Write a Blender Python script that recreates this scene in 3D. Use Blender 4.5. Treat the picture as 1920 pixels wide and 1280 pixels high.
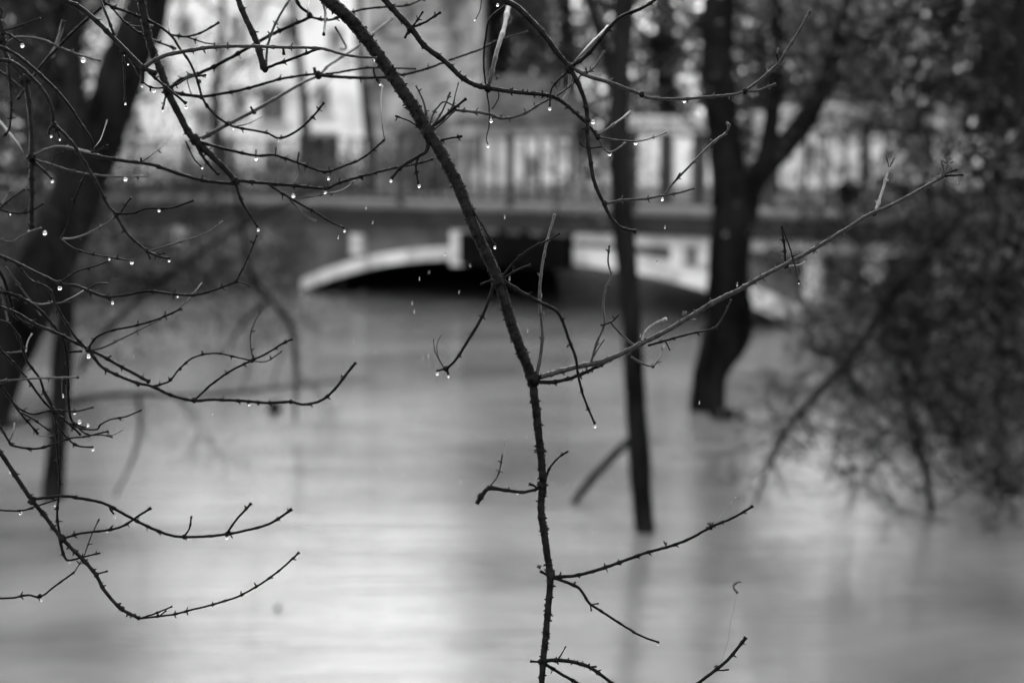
import bpy, math, random
from mathutils import Vector, noise

for o in list(bpy.data.objects):
    bpy.data.objects.remove(o, do_unlink=True)
S = bpy.context.scene
C = S.collection
R = random.Random(7)

# ------------------------------------------------------------------ camera, world, sun, exposure
F = 2667.0                       # focal length in pixels of a 1920 px wide frame (50 mm on 36 mm)
CAM_Z = 2.2
PITCH = math.atan(340.0 / F)     # looking slightly down
cd = bpy.data.cameras.new('camera')
cam = bpy.data.objects.new('camera', cd)
C.objects.link(cam)
cam.location = (0, 0, CAM_Z)
cam.rotation_euler = (math.radians(90) - PITCH, 0, 0)
cd.lens = 50.0
cd.sensor_width = 36.0
cd.clip_start = 0.05
cd.clip_end = 2000
cd.dof.use_dof = True
cd.dof.focus_distance = 1.30
cd.dof.aperture_fstop = 4.2
S.camera = cam

SUN_EL, SUN_AZ = 36.0, 5.0
w = bpy.data.worlds.new('World')
S.world = w
w.use_nodes = True
nt = w.node_tree
nt.nodes.clear()
sky = nt.nodes.new('ShaderNodeTexSky')
sky.sky_type = 'NISHITA'
sky.sun_disc = False
sky.sun_elevation = math.radians(SUN_EL)
sky.sun_rotation = math.radians(SUN_AZ)
sky.air_density = 1.0
sky.dust_density = 6.0
sky.ozone_density = 1.0
bw = nt.nodes.new('ShaderNodeRGBToBW')
bg = nt.nodes.new('ShaderNodeBackground')
bg.inputs['Strength'].default_value = 0.15
wo = nt.nodes.new('ShaderNodeOutputWorld')
nt.links.new(sky.outputs[0], bw.inputs[0])
# a layer of cloud evens the clear sky out
pw = nt.nodes.new('ShaderNodeMath'); pw.operation = 'POWER'; pw.inputs[1].default_value = 0.07
ml = nt.nodes.new('ShaderNodeMath'); ml.operation = 'MULTIPLY'; ml.inputs[1].default_value = 2.85
nt.links.new(bw.outputs[0], pw.inputs[0])
nt.links.new(pw.outputs[0], ml.inputs[0])
nt.links.new(ml.outputs[0], bg.inputs['Color'])
nt.links.new(bg.outputs[0], wo.inputs['Surface'])

sd = bpy.data.lights.new('sun', 'SUN')
sd.energy = 0.6
sd.angle = math.radians(60)
sd.color = (1, 1, 1)
sun = bpy.data.objects.new('sun', sd)
C.objects.link(sun)
az = math.radians(SUN_AZ)
sdir = Vector((math.sin(az) * math.cos(math.radians(SUN_EL)), math.cos(az) * math.cos(math.radians(SUN_EL)), math.sin(math.radians(SUN_EL))))
sun.rotation_euler = sdir.to_track_quat('Z', 'Y').to_euler()

S.view_settings.view_transform = 'Standard'
S.view_settings.look = 'None'
S.view_settings.exposure = 2.34
S.view_settings.gamma = 1.0
S.view_settings.use_curve_mapping = False
S.cycles.use_denoising = True
S.cycles.max_bounces = 8
S.cycles.transmission_bounces = 6

# ------------------------------------------------------------------ helpers
CP, SP = math.cos(PITCH), math.sin(PITCH)


def P(x, y, d):
    """point seen at pixel (x, y) of the 1920x1280 photo, d metres along the optical axis"""
    a = (x - 960) / F * d
    b = (640 - y) / F * d
    return Vector((a, d * CP + b * SP, CAM_Z - d * SP + b * CP))


def W(x, y, z=0.0):
    """depth d at which the pixel's ray meets height z"""
    b = (640 - y) / F
    return (z - CAM_Z) / (-SP + b * CP)


def onwater(x, y, z=0.0):
    return P(x, y, W(x, y, z))


def tag(o, label=None, cat=None, group=None, kind=None):
    if label: o['label'] = label
    if cat: o['category'] = cat
    if group: o['group'] = group
    if kind: o['kind'] = kind
    return o


def empty(name, loc=(0, 0, 0), rz=0):
    o = bpy.data.objects.new(name, None)
    C.objects.link(o)
    o.location = loc
    o.rotation_euler = (0, 0, rz)
    return o


class MB:
    def __init__(s):
        s.v = []
        s.f = []

    def box(s, x0, x1, y0, y1, z0, z1):
        n = len(s.v)
        s.v += [(x, y, z) for z in (z0, z1) for y in (y0, y1) for x in (x0, x1)]
        s.f += [tuple(n + i for i in q) for q in ((0, 2, 3, 1), (4, 5, 7, 6), (0, 1, 5, 4), (2, 6, 7, 3), (0, 4, 6, 2), (1, 3, 7, 5))]
        return s

    def prism(s, prof, y0, y1):
        """profile of (x, z) extruded in y"""
        n = len(s.v)
        k = len(prof)
        s.v += [(x, y0, z) for x, z in prof] + [(x, y1, z) for x, z in prof]
        s.f.append(tuple(range(n, n + k)))
        s.f.append(tuple(range(n + 2 * k - 1, n + k - 1, -1)))
        for i in range(k):
            j = (i + 1) % k
            s.f.append((n + i, n + k + i, n + k + j, n + j))
        return s

    def tube(s, pts, rad, sides=8, jit=0.0, cap=True, fs=300.0):
        n0 = len(s.v)
        m = len(pts)
        up = Vector((0.31, 0.88, 0.35)).normalized()
        prev = None
        for i, p in enumerate(pts):
            t = pts[min(i + 1, m - 1)] - pts[max(i - 1, 0)]
            t = t.normalized() if t.length > 1e-9 else Vector((0, 0, 1))
            a = (prev if prev is not None else up)
            a = (a - t * a.dot(t))
            a = a.normalized() if a.length > 1e-6 else t.orthogonal().normalized()
            prev = a
            b = t.cross(a)
            for k in range(sides):
                th = 2 * math.pi * k / sides
                d = a * math.cos(th) + b * math.sin(th)
                r = rad[i]
                if jit:
                    q = (p + d * r) * fs
                    r *= 1 + jit * noise.noise(q) + 0.5 * jit * noise.noise(q * 2.7)
                s.v.append(tuple(p + d * r))
        for i in range(m - 1):
            for k in range(sides):
                a0 = n0 + i * sides + k
                a1 = n0 + i * sides + (k + 1) % sides
                s.f.append((a0, a1, a1 + sides, a0 + sides))
        if cap:
            s.f.append(tuple(n0 + k for k in range(sides))[::-1])
            s.f.append(tuple(n0 + (m - 1) * sides + k for k in range(sides)))
        return s

    def blob(s, c, axis, rl, rw, seg=6, rings=5):
        """little ellipsoid along an axis (a bud or a wart)"""
        axis = Vector(axis).normalized()
        pts, rad = [], []
        for i in range(rings + 1):
            u = -math.cos(math.pi * i / rings)
            pts.append(Vector(c) + axis * (u * rl))
            rad.append(max(rw * math.sin(math.pi * i / rings), rw * 0.06))
        return s.tube(pts, rad, seg)

    def build(s, name, m, parent=None, smooth=False):
        me = bpy.data.meshes.new(name)
        me.from_pydata(s.v, [], s.f)
        if smooth:
            me.polygons.foreach_set('use_smooth', [True] * len(me.polygons))
        me.materials.append(m)
        me.update()
        o = bpy.data.objects.new(name, me)
        C.objects.link(o)
        if parent is not None:
            o.parent = parent
        return o


def mat(name, lo, hi, rough=0.7, scale=8.0, detail=5.0, bump=0.0, bscale=None, stretch=(1, 1, 1), spec=0.5, contrast=(0.35, 0.65), generated=False):
    m = bpy.data.materials.new(name)
    m.use_nodes = True
    t = m.node_tree
    b = t.nodes['Principled BSDF']
    b.inputs['Roughness'].default_value = rough
    b.inputs['Specular IOR Level'].default_value = spec
    co = t.nodes.new('ShaderNodeTexCoord')
    mp = t.nodes.new('ShaderNodeMapping')
    mp.inputs['Scale'].default_value = stretch
    t.links.new(co.outputs['Object'], mp.inputs[0])
    n = t.nodes.new('ShaderNodeTexNoise')
    n.inputs['Scale'].default_value = scale
    n.inputs['Detail'].default_value = detail
    n.inputs['Roughness'].default_value = 0.6
    t.links.new(mp.outputs[0], n.inputs['Vector'])
    r = t.nodes.new('ShaderNodeValToRGB')
    r.color_ramp.elements[0].position = contrast[0]
    r.color_ramp.elements[1].position = contrast[1]
    r.color_ramp.elements[0].color = (lo, lo, lo, 1)
    r.color_ramp.elements[1].color = (hi, hi, hi, 1)
    t.links.new(n.outputs['Fac'], r.inputs[0])
    t.links.new(r.outputs[0], b.inputs['Base Color'])
    if bump:
        n2 = t.nodes.new('ShaderNodeTexNoise')
        n2.inputs['Scale'].default_value = bscale or scale * 4
        n2.inputs['Detail'].default_value = 6
        t.links.new(mp.outputs[0], n2.inputs['Vector'])
        bp = t.nodes.new('ShaderNodeBump')
        bp.inputs['Strength'].default_value = bump
        bp.inputs['Distance'].default_value = 0.3 / (bscale or scale * 4)
        t.links.new(n2.outputs['Fac'], bp.inputs['Height'])
        t.links.new(bp.outputs[0], b.inputs['Normal'])
    return m


M = dict(
    bark=mat('wet_dark_bark', 0.001, 0.009, 0.22, 140, 6, 1.0, 600, spec=0.035),
    twig=mat('wet_twig_bark', 0.001, 0.008, 0.28, 220, 5, 0.5, 900, spec=0.03),
    greytwig=mat('grey_twig_bark', 0.004, 0.026, 0.35, 260, 5, 0.5, 900, spec=0.15),
    paletwig=mat('peeled_pale_twig', 0.06, 0.20, 0.5, 260, 5, 0.3, 900),
    bud=mat('bud_scales', 0.012, 0.05, 0.5, 400, 4, 0.3, 1500, spec=.3),
    trunk=mat('river_tree_bark', 0.001, 0.014, 0.85, 5, 6, 0.8, 22, stretch=(1, 1, 0.3), spec=0.02),
    limb=mat('thin_limb_bark', 0.003, 0.012, 0.8, 6, 4, spec=0.03),
    evergreen=mat('evergreen_leaves', 0.006, 0.045, 0.5, 5, 5, spec=.3, contrast=(.42,.66)),
    greyleaf=mat('grey_winter_leaves', 0.02, 0.20, 0.5, 5, 5, spec=.3, contrast=(.42,.66)),
    paleleaf=mat('pale_wet_leaves', 0.05, 0.30, 0.5, 5, 4, contrast=(.42,.66)),
    concrete=mat('white_painted_concrete', 0.22, 0.85, 0.75, 2.2, 7, 0.2, 20, contrast=(.30,.56)),
    panel=mat('grey_render', 0.06, 0.17, 0.85, 1.3, 6, 0.2, 20),
    cornice=mat('dark_concrete', 0.010, 0.035, 0.85, 1.2, 6, 0.3, 20),  # deck slab coloured dark with a random mottle
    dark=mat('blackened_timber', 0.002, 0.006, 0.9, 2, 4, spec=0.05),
    soffit=mat('dark_arch_masonry', 0.004, 0.014, 0.9, 2, 5, 0.3, 20, spec=0.1),  # underside of the arch coloured nearly black throughout
    iron=mat('dark_iron', 0.01, 0.03, 0.5, 5, 3),
    wall=mat('pale_facade_render', 0.62, 0.93, 0.85, 0.7, 6, contrast=(.35,.5)),
    wall2=mat('grey_facade_render', 0.10, 0.45, 0.85, 0.9, 6, contrast=(.42,.58)),
    trim=mat('window_surround', 0.35, 0.5, 0.7, 1, 3),
    shutter=mat('dark_shutter', 0.02, 0.04, 0.6, 3, 3),
    roof=mat('slate_roof', 0.05, 0.22, 0.7, 1.5, 5),
    ground=mat('wet_bank_earth', 0.015, 0.06, 0.8, 0.9, 6, 0.4, 8),
    paving=mat('wet_paving', 0.10, 0.22, 0.5, 0.7, 5),
    log=mat('soaked_log', 0.002, 0.008, 0.8, 6, 4, spec=0.1),
)


def pmat(name, base, rough, spec=0.5, trans=0.0, ior=1.45):
    m = bpy.data.materials.new(name)
    m.use_nodes = True
    b = m.node_tree.nodes['Principled BSDF']
    b.inputs['Base Color'].default_value = (base, base, base, 1)
    b.inputs['Roughness'].default_value = rough
    b.inputs['Specular IOR Level'].default_value = spec
    b.inputs['Transmission Weight'].default_value = trans
    b.inputs['IOR'].default_value = ior
    return m


M['glass'] = pmat('window_glass', 0.012, 0.15, .12)
M['drop'] = pmat('rain_water', 1.0, 0.0, trans=1.0, ior=1.333)
M['thread'] = pmat('spider_silk', 0.12, 0.5)

# flood water: muddy body, glossy rippled skin
wm = bpy.data.materials.new('muddy_river_water')
wm.use_nodes = True
t = wm.node_tree
b = t.nodes['Principled BSDF']
b.inputs['Roughness'].default_value = 0.03
b.inputs['IOR'].default_value = 1.333
co = t.nodes.new('ShaderNodeTexCoord')


def wnoise(scale, stretch, detail, rough=0.55):
    mp = t.nodes.new('ShaderNodeMapping')
    mp.inputs['Scale'].default_value = stretch
    t.links.new(co.outputs['Object'], mp.inputs[0])
    n = t.nodes.new('ShaderNodeTexNoise')
    n.inputs['Scale'].default_value = scale
    n.inputs['Detail'].default_value = detail
    n.inputs['Roughness'].default_value = rough
    n.inputs['Distortion'].default_value = 0.4
    t.links.new(mp.outputs[0], n.inputs['Vector'])
    return n.outputs['Fac']


na = wnoise(0.35, (1, 1.6, 1), 5)
rp = t.nodes.new('ShaderNodeValToRGB')
rp.color_ramp.elements[0].position = 0.35
rp.color_ramp.elements[1].position = 0.7
rp.color_ramp.elements[0].color = (0.08, 0.08, 0.08, 1)
rp.color_ramp.elements[1].color = (0.20, 0.20, 0.20, 1)
t.links.new(na, rp.inputs[0])
t.links.new(rp.outputs[0], b.inputs['Base Color'])
nb = wnoise(1.0, (.45, 3.0, 1), 4)
nc = wnoise(4.2, (.42, 4.2, 1), 5, .6)
b1 = t.nodes.new('ShaderNodeBump'); b1.inputs['Strength'].default_value = 1.0; b1.inputs['Distance'].default_value = 0.010
b2 = t.nodes.new('ShaderNodeBump'); b2.inputs['Strength'].default_value = 1.0; b2.inputs['Distance'].default_value = 0.006
t.links.new(nb, b1.inputs['Height'])
t.links.new(nc, b2.inputs['Height'])
t.links.new(b1.outputs[0], b2.inputs['Normal'])
t.links.new(b2.outputs[0], b.inputs['Normal'])
M['water'] = wm

# ------------------------------------------------------------------ the setting
BC = Vector((0.10, 21.3, 0))            # middle of the bridge's near face
BU = Vector((0.808, -0.589, 0)).normalized()
BN = Vector((0.589, 0.808, 0)).normalized()
BRZ = math.atan2(BU.y, BU.x)


def st(x, y):
    q = Vector((x, y, 0)) - BC
    return q.dot(BU), q.dot(BN)


def smooth(a, b, x):
    u = min(1, max(0, (x - a) / (b - a)))
    return u * u * (3 - 2 * u)


def ground_z(x, y):
    s_, t_ = st(x, y)
    z = -1.2
    behind = smooth(0.3, 0.7, t_)
    chan = 1 - smooth(4.55, 4.75, abs(s_))
    if t_ > 30:
        chan *= 1 - smooth(30, 36, t_)
    z = z + (1.45 + 1.2) * behind * (1 - chan)
    z = max(z, -1.2 + 2.3 * smooth(-5.0, -9.5, x + 0.15 * (y - 18)) * smooth(9, 15, y))
    z = max(z, -1.2 + 2.4 * smooth(5.4, 9.5, x - 0.12 * (y - 16)) * smooth(7, 14, y))
    return z + 0.08 * noise.noise(Vector((x, y, 0)) * 0.8)


def axis_vals(a, b, fine0, fine1, step, coarse):
    v = [a]
    while v[-1] < b:
        v.append(v[-1] + (step if fine0 <= v[-1] < fine1 else coarse))
    return v


gx = axis_vals(-600, 600, -20, 20, 0.4, 20)
gy = axis_vals(-100, 1100, 0, 50, 0.4, 25)
gv = [(x, y, ground_z(x, y) if -30 < x < 30 and -5 < y < 60 else (1.45 if y > 40 else -1.2)) for y in gy for x in gx]
nx = len(gx)
gf = [(j * nx + i, j * nx + i + 1, (j + 1) * nx + i + 1, (j + 1) * nx + i) for j in range(len(gy) - 1) for i in range(nx - 1)]
g = MB(); g.v = gv; g.f = gf
tag(g.build('ground', M['ground'], smooth=True), kind='structure')
g = MB()
g.v = [(-600, -100, 0), (600, -100, 0), (600, 39, 0), (-600, 39, 0)]
g.f = [(0, 1, 2, 3)]
tag(g.build('river_water', M['water']), kind='structure')
g = MB().box(-26, 26, 34, 60, 1.2, 1.53)
tag(g.build('pavement', M['paving']), kind='structure')

# ------------------------------------------------------------------ bridge
HS = 4.55
RISE = 0.70
TOP = 1.16


def arch_z(s_, rise=RISE, hs=HS):
    return rise * (1 - min(abs(s_) / hs, 1.0) ** 2.5)


br = empty('arch_bridge', (BC.x, BC.y, 0), BRZ)
tag(br, 'low concrete arch bridge with a white arch rib and dark deck across the river', 'bridge')
N = 40
# grey spandrel wall, set back behind the ribs
prof = [(-HS, -0.6)] + [(-HS + 2 * HS * i / N, max(arch_z(-HS + 2 * HS * i / N) + 0.1, 0.02)) for i in range(N + 1)] + [(HS, -0.6), (11, -0.6), (11, TOP), (-16, TOP), (-16, -0.6)]
g = MB()
for i in range(N):
    a, c = -HS + 2 * HS * i / N, -HS + 2 * HS * (i + 1) / N
    g.prism([(a, arch_z(a) + 0.1), (c, arch_z(c) + 0.1), (c, TOP), (a, TOP)], 0.12, 0.40)
g.box(-16, -HS, 0.12, 0.40, -1.2, TOP)
g.box(HS, 11, 0.12, 0.40, -1.2, TOP)
g.build('spandrel_wall', M['panel'], br)
# arch ribs of white concrete either side of the crown panel
for lo, hi in ((-HS, -1.02), (0.98, HS)):
    g = MB()
    n = 20
    for i in range(n):
        a, c = lo + (hi - lo) * i / n, lo + (hi - lo) * (i + 1) / n
        th = 0.20 if hi < 0 else 0.27
        g.prism([(a, arch_z(a)), (c, arch_z(c)), (c, arch_z(c) + th), (a, arch_z(a) + th)], 0.0, 0.119)
    g.build('arch_rib', M['concrete'], br)
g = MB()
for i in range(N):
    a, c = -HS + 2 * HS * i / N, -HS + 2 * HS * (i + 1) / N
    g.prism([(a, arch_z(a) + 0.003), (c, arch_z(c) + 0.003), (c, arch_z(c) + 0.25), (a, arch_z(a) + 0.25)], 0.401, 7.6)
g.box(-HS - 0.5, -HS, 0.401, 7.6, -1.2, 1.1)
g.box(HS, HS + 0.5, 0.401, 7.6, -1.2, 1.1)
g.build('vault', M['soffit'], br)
for s_ in (-3.3, -1.14, 2.72, 3.12, 4.72, 5.55, 6.4, -5.4, -7.6):
    z0 = arch_z(s_) + 0.285 if abs(s_) < HS - 0.4 else 0.0
    g = MB().box(s_ - 0.12, s_ + 0.12, 0.012, 0.119, z0 if z0 > 0 else -0.5, 1.0)
    g.build('pilaster', M['concrete'], br)
MB().box(-1.27, -1.03, -0.05, 0.115, 0.58, 1.13).build('pier_stub', M['concrete'], br)
g = MB().box(0.98, 9.5, 0.006, 0.119, 1.002, TOP - 0.002)
g.build('upper_chord', M['concrete'], br)
g = MB().box(-16, -1.02, 0.03, 0.119, 1.002, TOP - 0.002)
g.build('upper_chord', M['panel'], br)
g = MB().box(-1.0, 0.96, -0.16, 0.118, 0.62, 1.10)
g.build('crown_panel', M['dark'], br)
g = MB()
for k in range(5):
    g.box(-0.96 + k * 0.42, -0.74 + k * 0.42, -0.13, 0.03, 1.103, 1.158)
g.build('corbel', M['panel'], br)
g = MB().box(-16, 11, -0.10, 7.6, TOP, 1.50)
g.build('deck_cornice', M['cornice'], br)
g = MB().box(-16, 11, -0.14, -0.101, 1.43, 1.50)
g.build('deck_edge', M['panel'], br)
# railing on the near edge
rl = empty('bridge_railing', (BC.x, BC.y, 1.5), BRZ)
tag(rl, 'dark iron railing with upright bars along the near edge of the bridge', 'railing')
MB().box(-15.5, 10.5, 0.01, 0.05, 1.02, 1.055).build('top_rail', M['iron'], rl)
MB().box(-15.5, 10.5, 0.01, 0.05, 0.08, 0.13).build('bottom_rail', M['iron'], rl)
bar = None
k = 0
s_ = -15.3
while s_ < 10.3:
    post = (k % 8 == 0)
    if bar is None or post:
        g = MB().box(-0.05, 0.05, -0.01, 0.07, 0.0, 1.12) if post else None
        if post:
            o = g.build('post', M['iron'], rl)
            o.location = (s_, 0, 0)
    if not post:
        if bar is None:
            bar = MB().box(-0.022, 0.022, 0.01, 0.05, 0.13, 1.02).build('bar', M['iron'], rl)
            o = bar
        else:
            o = bar.copy(); C.objects.link(o); o.parent = rl
        o.location = (s_, 0, 0)
    if 1.9 < s_ < 4.3 and not post:
        o.scale = (4.6, 1, 1)
    s_ += 0.52 if 1.9 < s_ < 4.3 else 0.27
    k += 1

# ------------------------------------------------------------------ buildings
def building(name, label, x0, x1, y, h, wallm, wins, depth=8.0, base=1.5, roof=True, shut=True):
    """wins: list of (xc, zc, w, h) on the near facade"""
    o = empty(name, ((x0 + x1) / 2, y, base))
    tag(o, label, 'building')
    L = (x1 - x0) / 2
    # wall with real openings: built from a grid of cells
    xs = sorted(set([-L, L] + [q for w_ in wins for q in (w_[0] - w_[2] / 2, w_[0] + w_[2] / 2)]))
    zs = sorted(set([0, h] + [q for w_ in wins for q in (w_[1] - w_[3] / 2, w_[1] + w_[3] / 2)]))
    g = MB()
    for i in range(len(xs) - 1):
        for j in range(len(zs) - 1):
            cx, cz = (xs[i] + xs[i + 1]) / 2, (zs[j] + zs[j + 1]) / 2
            if any(abs(cx - a) < c / 2 and abs(cz - b_) < d / 2 for a, b_, c, d in wins):
                continue
            n = len(g.v)
            g.v += [(xs[i], 0, zs[j]), (xs[i + 1], 0, zs[j]), (xs[i + 1], 0, zs[j + 1]), (xs[i], 0, zs[j + 1])]
            g.f.append((n, n + 1, n + 2, n + 3))
    g.box(-L, L, 0.30, depth, 0, h)
    for a in (-L, L - 0.01):
        g.box(a, a + 0.01, 0.002, 0.299, 0, h)
    g.build('wall', wallm, o)
    for a, b_, c, d in wins:
        f = MB().box(a - c / 2, a - c / 2 + 0.09, 0.05, 0.16, b_ - d / 2, b_ + d / 2).box(a + c / 2 - 0.09, a + c / 2, 0.05, 0.16, b_ - d / 2, b_ + d / 2)
        f.box(a - c / 2 + 0.09, a + c / 2 - 0.09, 0.05, 0.16, b_ + d / 2 - 0.09, b_ + d / 2).box(a - c / 2 + 0.09, a + c / 2 - 0.09, 0.05, 0.16, b_ - d / 2, b_ - d / 2 + 0.09)
        f.box(a - 0.035, a + 0.035, 0.06, 0.15, b_ - d / 2 + 0.09, b_ + d / 2 - 0.09)
        f = f.build('window', M['trim'], o)
        MB().box(a - c / 2 + 0.02, a + c / 2 - 0.02, 0.17, 0.19, b_ - d / 2 + 0.02, b_ + d / 2 - 0.02).build('pane', M['trim'] if name == 'grey_house' else M['glass'], f)
        MB().box(a - c / 2 - 0.1, a + c / 2 + 0.1, -0.12, -0.002, b_ - d / 2 - 0.1, b_ - d / 2).build('sill', M['trim'], f)
        if shut and c < 1.6:
            for sx in (a - c / 2 - c * 0.45 - 0.02, a + c / 2 + 0.02):
                MB().box(sx, sx + c * 0.45, -0.05, -0.003, b_ - d / 2, b_ + d / 2).build('shutter', M['shutter'], o)
    if roof:
        MB().prism([(-L - 0.5, h), (L + 0.5, h), (L - 0.6, h + 1.3), (-L + 0.6, h + 1.3)], -0.5, depth + 0.5).build('roof', M['roof'], o)
    MB().box(-L - 0.05, L + 0.05, -0.14, -0.003, h - 0.3, h - 0.05).build('cornice', M['trim'], o)
    return o


def fx(px, Y): return (px - 960) / F * Y
def fz(py, Y): return CAM_Z + (300 - py) / F * Y * 1.005


def win(px0, px1, py0, py1, Y, xc, base=1.5):
    return (fx((px0 + px1) / 2, Y) - xc, fz((py0 + py1) / 2, Y) - base, fx(px1, Y) - fx(px0, Y), fz(py0, Y) - fz(py1, Y))


Y1 = 38.0
xa, xb = fx(120, Y1), fx(684, Y1)
xc = (xa + xb) / 2
wl = [win(372, 402, 205, 245, Y1, xc), win(492, 540, 165, 232, Y1, xc), win(300, 330, 110, 160, Y1, xc), win(250, 275, 205, 245, Y1, xc),
      win(585, 640, 248, 330, Y1, xc), win(531, 561, 43, 82, Y1, xc), win(420, 450, 255, 320, Y1, xc), win(620, 650, 60, 100, Y1, xc), win(440, 465, 40, 80, Y1, xc), win(345, 372, 40, 80, Y1, xc), win(595, 625, 165, 215, Y1, xc), win(440, 468, 165, 215, Y1, xc), win(345, 372, 265, 320, Y1, xc), win(500, 530, 265, 330, Y1, xc)]
building('town_house', 'tall pale town house with dark windows seen beyond the left half of the bridge', xa, xb, Y1, 6.2, M['wall'], wl, shut=False)
Y5 = 39.5
xa, xb = fx(694, Y5), fx(905, Y5)
xc = (xa + xb) / 2
grey = building('grey_house', 'grey rendered house with bright curtained windows right of the pale town house', xa, xb, Y5, 5.6, M['wall2'],
         [win(735, 765, 25, 66, Y5, xc), win(800, 836, 25, 66, Y5, xc), win(868, 896, 60, 130, Y5, xc), win(735, 765, 110, 150, Y5, xc), win(808, 850, 158, 216, Y5, xc), win(720, 760, 230, 290, Y5, xc), win(868, 896, 165, 215, Y5, xc), win(808, 850, 235, 290, Y5, xc)], shut=False)
Y2 = 41.0
xa, xb = fx(868, Y2), fx(1075, Y2)
xc = (xa + xb) / 2
building('garden_pavilion', 'small pale house behind the railing near the middle of the bridge', xa, xb, Y2, 1.75, M['wall'],
         [win(985, 1010, 290, 330, Y2, xc)], shut=False, depth=4)
Y3 = 40.0
xa, xb = fx(1175, Y3), fx(1345, Y3)
xc = (xa + xb) / 2
building('pale_outbuilding', 'low pale outbuilding with two dark doors seen between the slim and forked trunks', xa, xb, Y3, 1.9, M['wall'],
         [win(1240, 1262, 275, 345, Y3, xc), win(1292, 1312, 275, 345, Y3, xc)], shut=False, depth=4, roof=False)
Y4 = 37.0
xa, xb = fx(1470, Y4), fx(1790, Y4)
xc = (xa + xb) / 2
building('riverside_house', 'low white house with a flat canopy half hidden by twigs at right', xa, xb, Y4, 2.1, M['wall'],
         [win(1575, 1650, 219, 236, Y4, xc), win(1500, 1530, 270, 320, Y4, xc), win(1705, 1740, 250, 300, Y4, xc)], shut=False, depth=5, roof=False)

# ------------------------------------------------------------------ vegetation helpers
def spline(pts, sub):
    """Catmull-Rom through tuples of equal length"""
    out = []
    n = len(pts)
    for i in range(n - 1):
        p0 = pts[max(i - 1, 0)]; p1 = pts[i]; p2 = pts[i + 1]; p3 = pts[min(i + 2, n - 1)]
        L = math.hypot(p2[0] - p1[0], p2[1] - p1[1])
        k = max(1, int(L / sub))
        for j in range(k):
            u = j / k
            out.append(tuple(0.5 * ((2 * b) + (-a + c) * u + (2 * a - 5 * b + 4 * c - d) * u * u + (-a + 3 * b - 3 * c + d) * u ** 3)
                             for a, b, c, d in zip(p0, p1, p2, p3)))
    out.append(tuple(pts[-1]))
    return out


def trunk_part(o, name, m, depth, pts, sub=14, jit=0.18, fs=3.0, sides=14):
    """pts (x, y, diameter px[, extra depth]) at a fixed depth"""
    q = spline([(p[0], p[1], p[2], p[3] if len(p) > 3 else 0.0) for p in pts], sub)
    P3 = [P(a, b_, depth + e) for a, b_, c, e in q]
    rr = [max(c, 1) * 0.5 / F * (depth + e) for a, b_, c, e in q]
    inv = o.matrix_world.inverted() if False else None
    P3 = [p - Vector(o.location) for p in P3]
    g = MB().tube(P3, rr, sides, jit, fs=fs)
    return g.build(name, m, o, True)


def grow(g, p, d, L, r, depth, rnd, droop=0.0, spread=0.6, nchild=3, tips=None):
    """recursive bare branching"""
    n = 4
    pts = [p.copy()]
    dd = d.copy()
    for i in range(n):
        dd = (dd + Vector((rnd.gauss(0, .16), rnd.gauss(0, .16), rnd.gauss(0, .16) - droop))).normalized()
        pts.append(pts[-1] + dd * (L / n))
    g.tube(pts, [r * (1 - 0.45 * i / n) for i in range(n + 1)], 5 if r > 0.02 else 3, cap=False)
    if tips is not None:
        tips.append(pts[-1])
    if depth <= 0:
        return
    for k in range(nchild):
        i = rnd.choice((2, 3, 4))
        nd = (dd + Vector((rnd.gauss(0, spread), rnd.gauss(0, spread), rnd.gauss(0.1, spread)))).normalized()
        grow(g, pts[i], nd, L * rnd.uniform(0.55, 0.8), r * 0.55, depth - 1, rnd, droop, spread, nchild, tips)


def leaves(g, c, rad, n, size, rnd, clumps=14, tight=0.33):
    cs = []
    for _ in range(clumps):
        while True:
            v = Vector((rnd.uniform(-1, 1), rnd.uniform(-1, 1), rnd.uniform(-1, 1)))
            if v.length < 1: break
        cs.append((v, rnd.uniform(0.5, 1.2)))
    for _ in range(n):
        v, k = rnd.choice(cs)
        q = v + Vector((rnd.gauss(0, tight), rnd.gauss(0, tight), rnd.gauss(0, tight))) * k
        p = Vector((c[0] + q.x * rad[0], c[1] + q.y * rad[1], c[2] + q.z * rad[2]))
        a = Vector((rnd.gauss(0, 1), rnd.gauss(0, 1), rnd.gauss(0, 1))).normalized()
        b_ = a.cross(Vector((rnd.gauss(0, 1), rnd.gauss(0, 1), rnd.gauss(0, 1)))).normalized()
        s1 = size * rnd.uniform(0.5, 1.4)
        n0 = len(g.v)
        g.v += [tuple(p - a * s1), tuple(p + b_ * s1 * .45), tuple(p + a * s1), tuple(p - b_ * s1 * .45)]
        g.f.append((n0, n0 + 1, n0 + 2, n0 + 3))


def leafy_tree(name, label, cat, x, y, zb, h, rad, n, size, m, clumps=16, crown_z=None, group=None, twigs=True, seed=1):
    rnd = random.Random(seed)
    o = empty(name, (x, y, zb))
    tag(o, label, cat, group)
    g = MB()
    pts = [Vector((0.1 * math.sin(i * 1.3), 0.1 * math.cos(i), h * 0.75 * i / 6)) for i in range(7)]
    g.tube(pts, [0.16 * (1 - i / 8) * (h / 6) for i in range(7)], 8, 0.15, fs=3)
    g.build('trunk', M['trunk'], o, True)
    g = MB()
    if twigs:
        for k in range(8):
            th = k * 0.8 + rnd.random()
            grow(g, pts[2 + k % 4], Vector((math.cos(th), math.sin(th), 0.8)).normalized(), h * 0.28, 0.04 * h / 6, 2, rnd)
        g.build('limbs', M['limb'], o)
    g = MB()
    leaves(g, (0, 0, crown_z if crown_z is not None else h * 0.6), rad, n, size, rnd, clumps)
    g.build('crown', m, o)
    return o


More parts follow.
